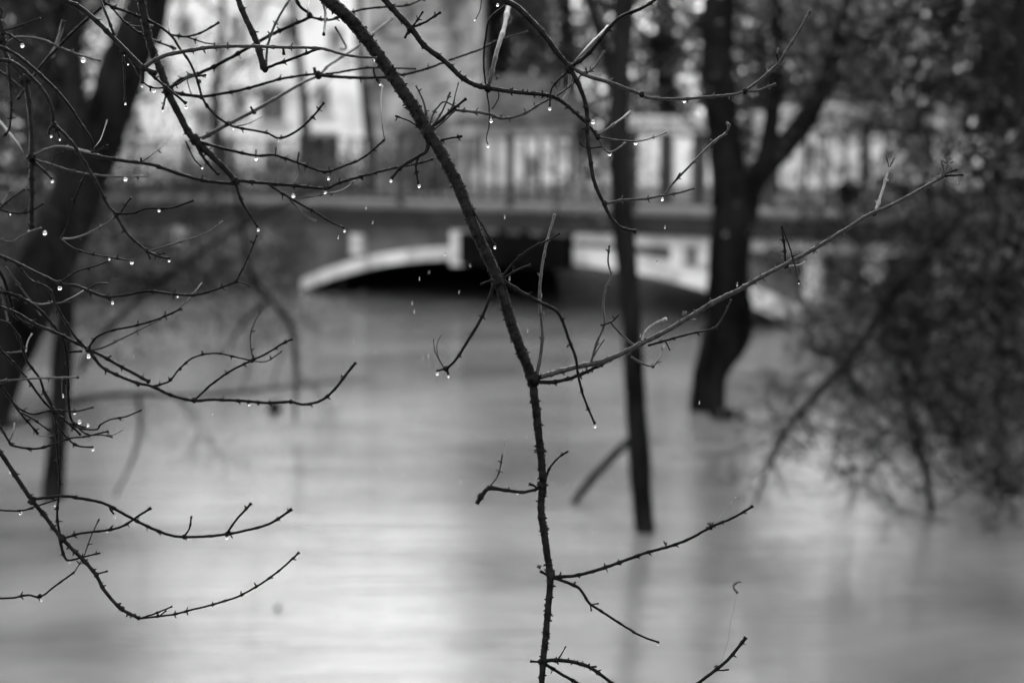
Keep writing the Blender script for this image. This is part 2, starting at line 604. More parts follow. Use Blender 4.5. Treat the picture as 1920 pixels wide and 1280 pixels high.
# belt of trees behind the houses and round them; what they hide is the far town
BT = [  # px, Y, height, crown radii, n leaves, leaf, mat, label
    (60, 30, 7.5, (2.2, 2.0, 3.8), 9000, .10, 'evergreen', 'tall dark ivy-clad tree at the left edge behind the leaning trunk'),
    (-120, 22, 8.0, (2.2, 2.0, 4.2), 6000, .10, 'evergreen', 'dark evergreen just beyond the left edge of the view'),
    (930, 47, 17.0, (2.2, 1.5, 7.6), 12000, .14, 'greyleaf', 'grey-leaved tree rising behind the small pale house'),
    (1060, 45, 15.0, (1.8, 1.5, 7.0), 9000, .13, 'greyleaf', 'dark tree behind the gap between pale house and slim trunk'),
    (1240, 44, 16, (2.4, 1.6, 7.4), 12000, .13, 'greyleaf', 'dark tree filling the view above the pale outbuilding'),
    (1420, 44, 10, (2.2, 1.6, 4.4), 7000, .13, 'greyleaf', 'grey-green tree seen through the fork of the big trunk'),
    (1590, 42, 6.5, (1.9, 1.6, 2.6), 5500, .12, 'greyleaf', 'dark tree standing above the white riverside house'),
    (1860, 33, 8.5, (2.6, 2.0, 4.3), 11000, .10, 'evergreen', 'broad dark evergreen at the right edge of the far bank'),
    (2060, 13.5, 8.5, (1.5, 1.6, 3.6), 9000, .07, 'evergreen', 'tall dark tree on the near right bank cut by the right edge'),
    (1900, 17.5, 9.5, (1.0, 1.6, 4.2), 9000, .08, 'evergreen', 'tall dark tree on the right bank behind the edge trunk'),
    (-60, 16, 9.5, (1.2, 1.4, 4.4), 8000, .08, 'evergreen', 'tall ivy-clad tree on the left bank beside the leaning trunk'),
    (130, 21, 11, (.9, 1.2, 5.2), 7000, .09, 'evergreen', 'narrow dark tree rising above the left end of the bridge'),
]
for i, (px, Y, h, rad, n, sz, mm, lab) in enumerate(BT):
    leafy_tree('bank_tree', lab, 'tree', fx(px, Y), Y, 1.3, h, rad, n, sz, M[mm], 18, group='trees behind the bridge', seed=20 + i)

rnd = random.Random(77)
g = MB()
for k in range(60):
    leaves(g, (-34 + k * 1.2 + rnd.gauss(0, .5), 58 + rnd.gauss(0, 2), 5.0), (1.6, 1.6, rnd.uniform(3.6, 4.8)), 520, .24, rnd, 8, .38)
tag(g.build('far_woods', M['evergreen']), 'dark woods closing the view behind the houses', kind='stuff')
# low shrubs on the banks
SH = [
    (1650, 520, 19.5, 0.4, (1.0, .6, .6), 3000, .06, 'paleleaf', 'pale reed clump at the water edge right of the arch end'),
    (1760, 480, 20.5, 0.6, (1.1, .6, .8), 3500, .06, 'paleleaf', 'tall pale bush on the right bank behind the drooping limb'),
    (1600, 600, 16.5, 0.0, (.8, .5, .3), 1500, .05, 'paleleaf', 'low pale tuft at the waterline below the right end of the arch'),
    (330, 345, 30, 1.4, (2.2, .7, .45), 4000, .06, 'greyleaf', 'grey clipped shrub behind the railing left of the house door'),
    (640, 335, 31, 1.4, (2.0, .7, .5), 4000, .06, 'greyleaf', 'mottled grey bush behind the railing before the pale town house'),
    (800, 300, 32, 1.4, (.8, .7, .8), 3000, .06, 'greyleaf', 'rounded grey bush behind the railing before the grey house'),
    (120, 500, 23, 0.6, (1.6, 1.0, 0.9), 4500, .06, 'greyleaf', 'dark ragged bush on the left bank beside the bridge end'),
    (270, 520, 24.5, 0.3, (1.3, .8, 0.7), 3500, .06, 'greyleaf', 'grey shrub hanging over the water left of the arch'),
    (440, 500, 23.8, 0.3, (1.0, .5, 0.6), 2500, .05, 'paleleaf', 'pale reedy shrub against the wall left of the arch'),
    (1690, 445, 18.2, 0.3, (.9, .8, 0.6), 1800, .05, 'greyleaf', 'twiggy grey bush just right of the end of the arch'),
    (1810, 420, 15.5, 0.3, (0.9, 1.0, 1.0), 900, .04, 'greyleaf', 'dark dense bush on the right bank above the water'),
    (1920, 560, 12.5, 0.0, (0.7, .8, 1.2), 3200, .04, 'evergreen', 'dark bush standing in the flood at the right edge'),
]
for i, (px, py, Y, zb, rad, n, sz, mm, lab) in enumerate(SH):
    o = empty('bank_shrub', (fx(px, Y), Y, zb))
    tag(o, lab, 'shrub', 'shrubs along the banks')
    rnd = random.Random(60 + i)
    g = MB()
    for k in range(9):
        grow(g, Vector((rnd.uniform(-.3, .3), rnd.uniform(-.3, .3), -0.3)), Vector((rnd.gauss(0, .5), rnd.gauss(0, .4), 1)).normalized(), rad[2] * 0.9, 0.018, 3, rnd)
    g.build('stems', M['limb'], o)
    g = MB()
    leaves(g, (0, 0, CAM_Z + (300 - py) / F * Y - zb), rad, n, sz, rnd, 14)
    g.build('foliage', M[mm], o)

for i, (px, Y, h, lab) in enumerate([(568, 31, 8, 'thin bare tree before the middle of the pale town house'), (688, 32, 9, 'thin bare tree where the pale and the grey house meet'),
                                     (420, 30, 6, 'small bare tree before the left part of the pale town house'), (1450, 33, 7, 'thin bare tree beside the white riverside house')]):
    o = empty('bare_tree', (fx(px, Y), Y, 1.4))
    tag(o, lab, 'tree', 'bare trees before the houses')
    rnd = random.Random(300 + i)
    pts = [Vector((0.12 * math.sin(k * 1.1 + i), 0, h * k / 8)) for k in range(9)]
    MB().tube(pts, [0.13 * (1 - k / 10) for k in range(9)], 8, .2, fs=3).build('trunk', M['trunk'], o, True)
    g = MB()
    for k in range(6):
        grow(g, pts[2 + k], Vector((rnd.choice((-1, 1)) * rnd.uniform(.4, 1), rnd.gauss(0, .3), rnd.uniform(.2, .8))).normalized(), 1.3, .03, 2, rnd)
    g.build('crown', M['limb'], o)

# ---- trees standing in the flood
o = empty('forked_tree', tuple(onwater(1330, 768)))
tag(o, 'thick dark tree with a forked trunk standing in the flood right of centre', 'tree')
D = W(1330, 768)
trunk_part(o, 'trunk', M['trunk'], D, [(1325, 800, 72), (1325, 765, 68), (1333, 700, 66), (1355, 640, 84), (1368, 600, 90), (1368, 540, 78), (1368, 470, 78), (1378, 400, 86), (1385, 365, 92), (1375, 330, 78)])
trunk_part(o, 'limb', M['trunk'], D, [(1368, 380, 70), (1362, 300, 66), (1352, 200, 66), (1346, 100, 64), (1348, 0, 62), (1355, -150, 56), (1340, -400, 44), (1350, -700, 26)])
trunk_part(o, 'limb', M['trunk'], D, [(1385, 385, 60), (1425, 325, 48), (1470, 275, 44), (1510, 225, 40), (1550, 150, 34), (1580, 60, 28), (1640, -80, 22), (1680, -300, 14)])
trunk_part(o, 'limb', M['trunk'], D, [(1425, 335, 30), (1440, 270, 32), (1450, 200, 30), (1462, 120, 26), (1450, 0, 22), (1440, -200, 14)])
rnd = random.Random(4)
g = MB()
base = Vector(o.location)
for px, py, dx in [(1348, 0, -1), (1345, -120, .6), (1352, -200, -1), (1345, -350, 1), (1345, -450, -.6), (1560, 120, .7), (1600, 20, .4), (1640, -80, .8), (1660, -200, -.4), (1455, 60, .3), (1445, -60, -.5), (1348, 90, -.8)]:
    grow(g, P(px, py, D) - base, Vector((dx, rnd.gauss(0, .4), .7)).normalized(), 1.0, .028, 4, rnd, 0.02, .5)
g.build('crown', M['limb'], o)

o = empty('slim_tree', tuple(onwater(1208, 996)))
tag(o, 'slim straight dark tree rising from the water right of the thick hanging branch', 'tree')
D = W(1208, 996)
trunk_part(o, 'trunk', M['trunk'], D, [(1210, 1040, 38), (1208, 995, 38), (1203, 920, 40), (1197, 820, 42), (1190, 720, 38), (1184, 620, 36), (1176, 500, 40), (1167, 400, 40), (1162, 300, 40), (1160, 200, 38), (1166, 80, 36), (1172, 0, 38), (1180, -200, 34), (1170, -500, 26), (1175, -900, 16)])
trunk_part(o, 'limb', M['trunk'], D, [(1158, 190, 18), (1142, 130, 18), (1122, 60, 20), (1105, 0, 18), (1080, -120, 14), (1060, -300, 8)])
g = MB(); base = Vector(o.location)
for px, py, dx in [(1175, -150, .8), (1175, -280, -.7), (1172, -400, .5), (1172, -550, -.4), (1080, -120, -.6), (1065, -250, .3)]:
    grow(g, P(px, py, D) - base, Vector((dx, rnd.gauss(0, .4), .8)).normalized(), .55, .014, 4, rnd, 0.02, .5)
g.build('crown', M['limb'], o)

o = empty('leaning_tree', tuple(onwater(-60, 800)))
tag(o, 'thick dark trunk leaning to the right across the upper left corner', 'tree')
D = W(-60, 800)
trunk_part(o, 'trunk', M['trunk'], D, [(-75, 870, 130), (-30, 760, 115), (15, 640, 100), (62, 540, 96), (118, 430, 92), (165, 320, 90), (205, 210, 88), (240, 110, 86), (270, 30, 80), (310, -80, 74), (360, -250, 60), (380, -500, 42), (400, -800, 24)])
g = MB(); base = Vector(o.location)
for px, py, dx in [(300, -60, -.9), (340, -180, .3), (365, -260, -1.2), (370, -330, -.5), (378, -450, -1), (385, -520, -.7), (390, -600, -1), (395, -700, -.6), (300, -60, .9), (330, -150, -.8), (365, -280, .8), (370, -400, -.8), (385, -550, .5), (385, -650, -.5)]:
    grow(g, P(px, py, D) - base, Vector((dx, rnd.gauss(0, .4), .7)).normalized(), 1.0, .03, 4, rnd, 0.02, .5)
g.build('crown', M['limb'], o)

o = empty('left_slim_tree', tuple(onwater(98, 935)))
o.name = 'flooded_sapling'
tag(o, 'slim dark trunk standing in the water in front of the leaning trunk', 'tree')
D = W(98, 935)
trunk_part(o, 'trunk', M['trunk'], D, [(96, 975, 44), (98, 930, 42), (106, 850, 36), (112, 760, 36), (116, 680, 38), (122, 600, 32), (122, 500, 32), (126, 400, 32), (132, 300, 32), (136, 150, 32), (142, 0, 32), (145, -200, 28), (150, -500, 20), (150, -800, 12)])
g = MB(); base = Vector(o.location)
for px, py, dx in [(160, -150, .8), (158, -300, -.8), (155, -450, .8)]:
    grow(g, P(px, py, D) - base, Vector((dx, rnd.gauss(0, .4), .8)).normalized(), .7, .018, 4, rnd, 0.02, .5)
g.build('crown', M['limb'], o)

o = empty('edge_tree', tuple(onwater(1880, 925)))
tag(o, 'dark trunk with a clotted base standing in the water near the right edge', 'tree')
D = W(1880, 925)
trunk_part(o, 'trunk', M['trunk'], D, [(1882, 960, 60), (1882, 925, 50), (1876, 860, 28), (1872, 760, 28), (1878, 640, 28), (1885, 520, 30), (1890, 400, 30), (1902, 250, 30), (1915, 60, 28), (1930, -200, 24), (1940, -600, 14)])
g = MB(); base = Vector(o.location)
for px, py, dx in [(1880, 560, -.8), (1887, 440, -.6), (1895, 330, -.9), (1902, 240, -.6), (1910, 120, -1), (1914, 60, -.7), (1916, 30, -1.3), (1920, -60, -1), (1926, -160, -.8), (1930, -260, .5), (1935, -400, -.5), (1878, 660, -.9)]:
    grow(g, P(px, py, D) - base, Vector((dx, rnd.gauss(0, .3), .5)).normalized(), .62, .013, 4, rnd, 0.03, .5)
g.build('crown', M['limb'], o)

# ---- blurred limbs and sticks in the middle distance
def stick(name, label, depth, strokes, m='trunk', cat='branch', crowns=(), fine=0.0):
    loc = P(strokes[0][0][0], strokes[0][0][1], depth)
    o = empty(name, tuple(loc))
    tag(o, label, cat)
    for i, s_ in enumerate(strokes):
        trunk_part(o, 'stem' if i == 0 else 'side_branch', M[m], depth, s_, sub=18, sides=8, jit=.2, fs=8)
    if crowns:
        g = MB()
        for px, py, dx, dz, L in crowns:
            g = MB()
            grow(g, P(px, py, depth) - loc, Vector((dx, rnd.gauss(0, .3), dz)).normalized(), L, .007, 4, rnd, 0.03, .5)
            g.build('twig', M['limb'], o)
    return o


stick('drooping_limb', 'long blurred limb slanting down into the water on the right', 7.6,
      [[(1980, 230, 16), (1880, 320, 15), (1800, 410, 14), (1720, 500, 15), (1655, 585, 16), (1590, 675, 17), (1530, 740, 13), (1480, 800, 11), (1445, 865, 9), (1412, 950, 5)],
       [(1588, 672, 14), (1592, 705, 16), (1612, 735, 14)], [(1590, 680, 12), (1540, 655, 9), (1500, 640, 6)],
       [(1500, 770, 10), (1515, 800, 7), (1525, 830, 5)], [(1655, 585, 9), (1640, 540, 7), (1600, 500, 5)],
       [(1720, 500, 9), (1790, 480, 7), (1850, 500, 5)]],
      crowns=[(1500, 780, -1, -.3, .25), (1550, 720, .8, -.8, .3), (1620, 630, .8, -.3, .35), (1700, 520, 1, -.3, .4), (1750, 470, -1, .2, .35), (1660, 580, 1, -.8, .35), (1600, 660, 1, -.6, .35), (1800, 410, -.6, -.9, .4), (1470, 820, .9, -.5, .25), (1450, 860, -.8, -.4, .2), (1850, 350, -.7, .4, .45), (1880, 320, .2, -1, .45)])
stick('drowned_stem', 'thin curved stem poking out of the water on the right', W(1746, 958),
      [[(1747, 985, 14), (1746, 950, 13), (1735, 880, 11), (1720, 830, 10), (1706, 780, 9), (1690, 700, 8), (1700, 600, 6)], [(1706, 785, 7), (1690, 745, 5), (1660, 720, 4)]],
      crowns=[(1706, 780, .5, .8, .3), (1690, 700, -.5, .8, .3), (1700, 640, .6, .6, .3), (1725, 840, .8, .4, .25)])
stick('slanting_stick', 'short slanting stick leaning out of the water against the slim tree', W(1080, 942),
      [[(1070, 950, 12), (1100, 910, 14), (1140, 865, 14), (1178, 826, 16)]])
stick('slanting_limb', 'long faint limb slanting down to the left behind the wall end', 10.5,
      [[(620, 330, 5), (520, 390, 6), (400, 455, 8), (300, 530, 9), (235, 585, 10), (180, 645, 11), (150, 700, 8)], [(300, 530, 8), (230, 520, 6), (200, 480, 5)]],
      crowns=[(400, 455, .3, .8, .4), (300, 530, -.4, .8, .4), (235, 590, .6, -.5, .35), (480, 420, .4, -.8, .4)])
stick('low_bough', 'faint horizontal bough just above the water at left', 9.0,
      [[(0, 800, 12), (70, 780, 11), (150, 750, 10), (230, 738, 9), (330, 742, 8), (450, 735, 7), (560, 722, 5), (700, 708, 3)], [(260, 740, 7), (262, 810, 7), (245, 870, 6), (215, 930, 5)]],
      crowns=[(200, 745, .8, -.4, .25), (330, 742, .8, -.5, .3), (450, 735, .4, .9, .3), (510, 728, .2, .8, .25), (330, 742, .3, -.9, .3)])
stick('bowed_shoot', 'bowed grey shoot arching down over the left end of the arch', 11.5,
      [[(440, 330, 7), (455, 430, 8), (470, 510, 9), (505, 560, 11), (545, 610, 11), (556, 700, 9), (552, 790, 5)], [(505, 560, 9), (460, 600, 7), (430, 650, 5)]], m='limb',
      crowns=[(556, 700, .5, -.6, .35), (470, 510, -.6, .4, .4)])



# thickets: masses of fine twigs and last leaves, in front of the right bank and on the left
TH = [
    (1560, 800, 8.5, 28, .50, .006, (.55, .5, .27), 200, .022, 'limb', 'greyleaf', 'loose thicket of fine twigs dipping into the water below the drooping limb'),
    (1700, 720, 8.8, 46, .60, .008, (.6, .5, .45), 250, .026, 'limb', 'greyleaf', 'tangle of grey twigs and leaves standing in the flood at right'),
    (1840, 700, 8.0, 46, .60, .009, (.42, .5, .75), 650, .032, 'limb', 'evergreen', 'dark leafy thicket filling the right edge above the water'),
    (1700, 420, 11.0, 40, .8, .010, (1.0, .8, .5), 350, .03, 'limb', 'greyleaf', 'net of thin twigs in front of the white riverside house'),
    (1620, 50, 13.0, 46, 1.2, .014, (1.3, .9, .5), 1500, .04, 'limb', 'paleleaf', 'open twiggy crown with pale specks above the white riverside house'),
    (1850, 150, 11.0, 56, 1.1, .014, (.85, .8, 1.0), 1700, .04, 'limb', 'evergreen', 'dark crown with scattered light specks in the top right corner'),
    (1440, 440, 16.5, 8, .8, .008, (.5, .5, .4), 150, .03, 'limb', 'greyleaf', 'thin grey scrub behind the forked tree beside the white arch end'),
    (420, 590, 15.0, 26, .8, .008, (1.2, .7, .35), 900, .03, 'limb', 'greyleaf', 'faint grey scrub rising from the water left of the arch'),
    (1700, 560, 9.5, 60, .8, .007, (.75, .5, .55), 200, .028, 'limb', 'evergreen', 'dark bare briars crossing above the drowned stem on the right'),
    (1880, 620, 7.0, 50, .6, .007, (.22, .4, .8), 1500, .03, 'limb', 'evergreen', 'dark leafy briars at the right edge in front of the edge trunk'),
    (1500, 150, 9.5, 50, .9, .007, (.8, .4, .5), 150, .03, 'limb', 'evergreen', 'fine bare twigs crossing the fork of the big tree'),
    (240, 480, 7.5, 26, .7, .004, (.5, .4, .4), 0, .02, 'limb', 'greyleaf', 'faint bare twigs across the bridge wall at left'),
    (330, 150, 8.0, 26, .7, .004, (.5, .4, .4), 0, .02, 'limb', 'greyleaf', 'faint bare twigs veiling the pale town house'),
    (100, 250, 6.0, 24, .6, .004, (.35, .3, .5), 0, .02, 'limb', 'greyleaf', 'faint bare twigs veiling the leaning trunk'),
    (1060, 180, 12.0, 30, .8, .006, (.7, .4, .7), 0, .02, 'limb', 'greyleaf', 'bare twigs against the dark trees left of the slim tree'),
    (1090, 330, 19.0, 20, 1.0, .010, (.5, .4, .8), 500, .035, 'limb', 'greyleaf', 'thin bare shrub before the railing left of the slim tree'),
]
for i, (px, py, Y, nt_, L, r0, rad, n, sz, m1, m2, lab) in enumerate(TH):
    p = P(px, py, Y)
    o = empty('thicket', tuple(p))
    tag(o, lab, 'thicket', 'thickets along the river')
    rnd = random.Random(90 + i)
    g = MB()
    for k in range(nt_):
        q = Vector((rnd.uniform(-1, 1) * rad[0], rnd.uniform(-1, 1) * rad[1], rnd.uniform(-1, .6) * rad[2]))
        grow(g, q, Vector((rnd.gauss(0, .8), rnd.gauss(0, .6), rnd.gauss(.4, .7))).normalized(), L * .55, r0, 3, rnd, 0.01, .55)
    tag(g.build('twigs', M[m1], o), kind='stuff')
    if n:
        g = MB()
        leaves(g, (0, 0, 0), rad, n, sz, rnd, 22, .3)
        g.build('leaves', M[m2], o)


def lump(name, label, cat, p, rx, ry, rz, m, seed=1, rot=0.0):
    rnd = random.Random(seed)
    g = MB()
    pts, rr = [], []
    for i in range(9):
        u = -math.cos(math.pi * i / 8)
        pts.append(Vector((u * rx, 0.1 * ry * math.sin(i), 0.15 * rz * math.sin(i * 1.7))))
        rr.append(max(rz * math.sin(math.pi * i / 8), rz * .1))
    g.tube(pts, rr, 10, 0.35, fs=9)
    for k in range(3):
        a = Vector((rnd.uniform(-.7, .7) * rx, 0, rz * .5))
        d = Vector((rnd.gauss(0, 1), rnd.gauss(0, .5), abs(rnd.gauss(.5, .5)))).normalized()
        g.tube([a, a + d * rx * .4, a + d * rx * .6 + Vector((0.02, 0, 0.02))], [rz * .2, rz * .12, rz * .04], 5)
    o = g.build(name, M[m], None, True)
    o.location = p
    o.rotation_euler = (0, 0, rot)
    return tag(o, label, cat)


lump('floating_log', 'dark stub of log lying in the water against the foot of the forked tree', 'log', onwater(1366, 778, 0.03), .17, .08, .05, 'log', 1, .1)
lump('floating_log', 'dark lump of driftwood afloat under the twigs on the right', 'log', onwater(1800, 812, 0.03), .14, .08, .045, 'log', 2, -.1)
lump('floating_debris', 'small dark clump of debris afloat below the left end of the arch', 'debris', onwater(514, 765, 0.04), .05, .05, .07, 'log', 3)
lump('floating_debris', 'tiny dark scrap afloat near the bottom left of the river', 'debris', onwater(520, 1140, 0.01), .012, .012, .012, 'log', 4)
lump('floating_debris', 'tiny dark ball of debris afloat below the drooping limb', 'debris', onwater(1598, 878, 0.01), .022, .02, .024, 'log', 5)
for x, y, d, r_, lab in [(1592, 362, 14.5, .10, 'black ball of matted twigs hanging left of the shrubs beside the white house'),
                         (1232, 82, 20, .16, 'dark bird nest high in the trees right of the slim tree'),
                         (1848, 652, 9, .075, 'black clot of dead leaves low in the right-hand bush'),
                         (1842, 572, 9, .05, 'small black clot of dead leaves above the larger one in the right-hand bush'),
                         (1895, 325, 9, .10, 'black clot of ivy at the right edge beside the edge trunk')]:
    o = empty('leaf_clot', tuple(P(x, y, d)))
    tag(o, lab, 'leaf clump')
    g = MB(); leaves(g, (0, 0, 0), (r_, r_ * .8, r_), 500, r_ * .35, rnd, 6, .4); g.build('dead_leaves', M['log'], o)
    g = MB()
    for k in range(5):
        grow(g, Vector((0, 0, -r_)), Vector((rnd.gauss(0, 1), rnd.gauss(0, 1), .4)).normalized(), r_ * 1.5, r_ * .06, 2, rnd)
    g.build('twigs', M['limb'], o)

# ------------------------------------------------------------------ the near branches
class Branch:
    def __init__(s, name, label, d0, amp=0.03, ph=0.0):
        s.d0, s.amp, s.ph = d0, amp, ph
        s.name, s.label = name, label
        s.o = None

    def dep(s, x, y):
        return s.d0 + s.amp * (math.sin(x / 170.0 + s.ph) + 0.8 * math.sin(y / 140.0 + 1.7 * s.ph))

    def start(s, x, y):
        loc = P(x, y, s.dep(x, y))
        s.o = empty(s.name, tuple(loc))
        tag(s.o, s.label, 'branch')
        s.loc = loc


def twig(B, data, r0, r1, mt='twig', dz=0.0, part='twig', nodes=True, bumps=0.0, tip=True, sub=3.2, sides=8, jit=0.14):
    """data 'x,y x,y ...' in photo pixels; r0, r1 radii in photo pixels; dz how far its end leaves the parent's plane"""
    pts = [tuple(float(v) for v in q.split(',')) for q in data.split()]
    if B.o is None:
        B.start(*pts[0])
    q = spline(pts, sub)
    # length parameter
    L = [0.0]
    for a, c in zip(q, q[1:]):
        L.append(L[-1] + math.hypot(c[0] - a[0], c[1] - a[1]))
    T = max(L[-1], 1)
    seed = (pts[0][0] * 13.7 + pts[-1][1] * 7.1)
    rnd = random.Random(int(seed))
    knots = []
    if nodes:
        x = rnd.uniform(14, 40)
        while x < T - 6:
            knots.append((x, rnd.uniform(0.3, 0.95)))
            x += rnd.uniform(20, 52)
    P3, rr = [], []
    wob = rnd.uniform(0, 50)
    for (x, y), l in zip(q, L):
        u = l / T
        d = B.dep(x, y) + dz * u * u
        k = F / d
        r = (r0 + (r1 - r0) * u) / k
        for kl, ka in knots:
            e = (l - kl) / (1.6 + 0.5 * r0)
            if abs(e) < 2.5:
                r *= 1 + ka * min(1.15, 2.3 / r0) ** 1.4 * math.exp(-e * e)
        if tip:
            e = (T - l) / 4.0
            if e < 2.2:
                r *= 1 + 0.55 * math.exp(-e * e)
        wx = 0.55 * noise.noise(Vector((l / 9.0, wob, 0)))
        wy = 0.55 * noise.noise(Vector((l / 9.0, wob, 9)))
        P3.append(P(x + wx, y + wy, d) - B.loc)
        rr.append(r)
    g = MB().tube(P3, rr, sides, jit, fs=520.0)
    # paired buds on the knots, warts on thick stems
    for kl, ka in knots:
        i = min(range(len(L)), key=lambda j: abs(L[j] - kl))
        if 1 < i < len(P3) - 2 and ka > 0.42:
            t_ = (P3[i + 1] - P3[i - 1]).normalized()
            for sg in ((1, -1) if ka > 0.6 else (rnd.choice((1, -1)),)):
                d = Vector((rnd.gauss(0, 1), rnd.gauss(0, .35), rnd.gauss(0, 1)))
                d = (d - t_ * d.dot(t_)).normalized() * sg
                ax = (d + t_ * rnd.uniform(.1, .9)).normalized()
                ln = rnd.uniform(2.4, 5.2) / (F / B.d0)
                g.blob(P3[i] + d * rr[i] * 0.7 + ax * ln * .6, ax, ln, rnd.uniform(1.0, 1.6) / (F / B.d0), 5, 4)
    if bumps:
        nb_ = int(T * bumps)
        for _ in range(nb_):
            i = rnd.randrange(1, len(P3) - 1)
            t_ = (P3[i + 1] - P3[i - 1]).normalized()
            d = Vector((rnd.gauss(0, 1), rnd.gauss(0, .8), rnd.gauss(0, 1)))
            d = (d - t_ * d.dot(t_)).normalized()
            s1 = rnd.uniform(.9, 2.6) / (F / B.d0)
            g.blob(P3[i] + d * (rr[i] + s1 * .3), (d + t_ * rnd.gauss(0, .4)).normalized(), s1 * rnd.uniform(1, 2.0), s1 * .8, 5, 4)
    return g.build(part, M[mt], B.o, True)


def knob(B, x, y, r, dz=0.0, name='node', mt='bark'):
    d = B.dep(x, y) + dz
    c = P(x, y, d) - B.loc
    rnd = random.Random(int(x * 7 + y))
    g = MB()
    k = F / d
    g.tube([c + Vector((0, 0, u * r * 1.25 / k)) for u in (-1, -.75, -.3, .2, .7, 1)], [r * v / k for v in (.35, .75, 1, 1, .7, .3)], 10, .45, fs=600)
    for _ in range(7):
        dd = Vector((rnd.gauss(0, 1), rnd.gauss(0, .7), rnd.gauss(0, 1))).normalized()
        g.blob(c + dd * r * .9 / k, dd, r * .5 / k, r * .28 / k, 5, 4)
    return g.build(name, M[mt], B.o, True)


def buds(B, x, y, n, L, ang=90, spread=70, mt='bud', dz=0.0):
    """cluster of narrow scaly buds pointing about ang degrees in the picture plane"""
    d = B.dep(x, y) + dz
    k = F / d
    c = P(x, y, d) - B.loc
    rnd = random.Random(int(x * 3 + y * 5))
    g = MB()
    for i in range(n):
        a = math.radians(ang + (i - (n - 1) / 2) * spread / max(n - 1, 1) + rnd.gauss(0, 6))
        ax = Vector((math.cos(a), rnd.gauss(0, .35), math.sin(a))).normalized()
        l = L * rnd.uniform(.7, 1.15) / k
        g.tube([c, c + ax * l * .35, c + ax * l * .65, c + ax * l * .85, c + ax * l], [0.9 / k, 1.1 / k, 2.1 / k, 1.6 / k, .25 / k], 6, .2, fs=700)
    return g.build('bud_cluster', M[mt], B.o, True)


# --- A: the main stem down the middle
A = Branch('hanging_branch', 'thick knobbly dark branch hanging down the middle from top to bottom of the view', 1.30, 0.010, 0.4)
twig(A, '560,-70 590,-28 615,0 652,32 686,72 709,103 733,137 757,173 781,210 802,246 820,274 840,311 860,350 876,390 889,424 900,450 914,480 928,509 935,528 945,558 958,605 972,644 988,684 998,709', 12.5, 9.5, 'bark', part='stem', bumps=.36, sides=16, jit=.17, sub=2.4, tip=False)
twig(A, '997,700 1001,736 1006,776 1011,824 1015,860 1018,909 1014,950 1021,1006 1029,1060 1032,1085 1028,1137 1023,1194 1018,1242 1015,1290 1008,1400', 7.6, 5.2, 'bark', part='stem', bumps=.36, sides=14, jit=.17, sub=2.4)
for x, y, r in ((803, 247, 13), (934, 527, 13), (999, 710, 13), (1017, 910, 9), (1033, 1078, 9), (1018, 1240, 8)):
    knob(A, x, y, r)
a = lambda s, r0, r1, mt='twig', dz=0.0, **k: twig(A, s, r0, r1, mt, dz, **k)
a('832,290 850,319 870,363 887,395 901,417 912,436 921,450 930,460', 3.2, 1.5, dz=-.01)
a('803,242 827,225 847,207 874,185', 3.2, 2.2); a('805,240 812,214 822,200 833,191 850,198 862,201', 2, 1.5, 'greytwig'); a('812,236 826,214 835,196 844,173', 2, 1.4, 'greytwig')
a('830,222 848,200 854,175 860,155', 1.6, 1.0, 'greytwig'); a('803,235 799,212 793,188 780,161', 2.6, 1.3, 'greytwig'); a('796,252 776,232 741,217', 1.8, 1.2)
a('806,256 818,240 838,222 852,208', 2.2, 1.6, 'greytwig'); a('808,266 820,265 844,259 867,256', 2.0, 1.8)
a('803,255 800,282 783,294 753,313 733,336', 4.2, 2.6); a('787,290 780,312 785,346', 2.4, 2.0)
a('938,524 968,487 998,464 1029,450 1050,437', 2.0, 1.6, dz=-.03); a('940,524 968,507 995,496', 1.8, 1.6)
a('940,524 978,548 1015,568 1042,582 1055,602 1066,635 1079,669 1084,702 1092,736 1103,766 1116,795', 3.9, 2.0, dz=-.02)
a('926,532 916,565 898,605 877,639 854,675 837,691', 3.6, 2.4); a('837,691 826,693 818,696', 2.2, 1.6); a('837,691 841,702', 2.2, 1.8)
a('833,690 817,662 812,635', 1.5, .7, 'greytwig', nodes=False); a('826,680 820,662 820,642 828,628', 1.2, .6, 'greytwig', nodes=False); a('926,528 914,528 901,534', 2.2, 1.5)
knob(A, 836, 691, 4.5)
a('1006,704 1013,669 1017,628 1013,581 1012,541 1019,484 1029,440 1040,403', 3.4, 2.2, 'greytwig', dz=.07)
a('1004,709 1029,702 1076,689 1123,679 1165,663 1207,642 1250,620 1290,596 1339,566 1388,542 1432,517 1470,497 1519,471 1575,437 1631,402 1669,386 1725,356 1770,330', 5.0, 3.0, 'greytwig', dz=-.02, bumps=.07, sides=12, sub=2.6, jit=.18)
a('1770,330 1788,329 1806,328', 2.2, 1.8)
a('1002,716 1035,716 1069,709 1099,697 1130,682 1160,667', 4.0, 2.6, bumps=.15, dz=.012, sub=2.6)
a('1107,682 1119,642 1133,608 1131,575 1136,541 1146,518 1140,490 1143,461', 2.6, 1.6, 'greytwig', dz=.03); a('1126,610 1140,606 1150,601 1160,590', 1.8, 1.2); a('1109,675 1123,652 1134,637', 1.3, 1.0, 'greytwig')
a('1144,601 1150,610 1167,629 1190,648', 2.0, 2.2, 'greytwig', dz=.03); a('1183,669 1200,679 1223,686 1237,669 1245,648', 2.2, 1.4, 'greytwig', dz=.04)
a('1204,640 1213,619 1230,606 1248,598', 3.0, 2.8, 'paletwig', dz=-.03, nodes=False); a('1215,648 1256,636 1297,625 1339,615 1357,591 1371,562', 2.6, 1.2, dz=.04); a('1248,640 1256,657', 1.5, 1.0)
knob(A, 1224, 686, 3.5, .02); knob(A, 1473, 497, 5.5); knob(A, 1638, 399, 5)
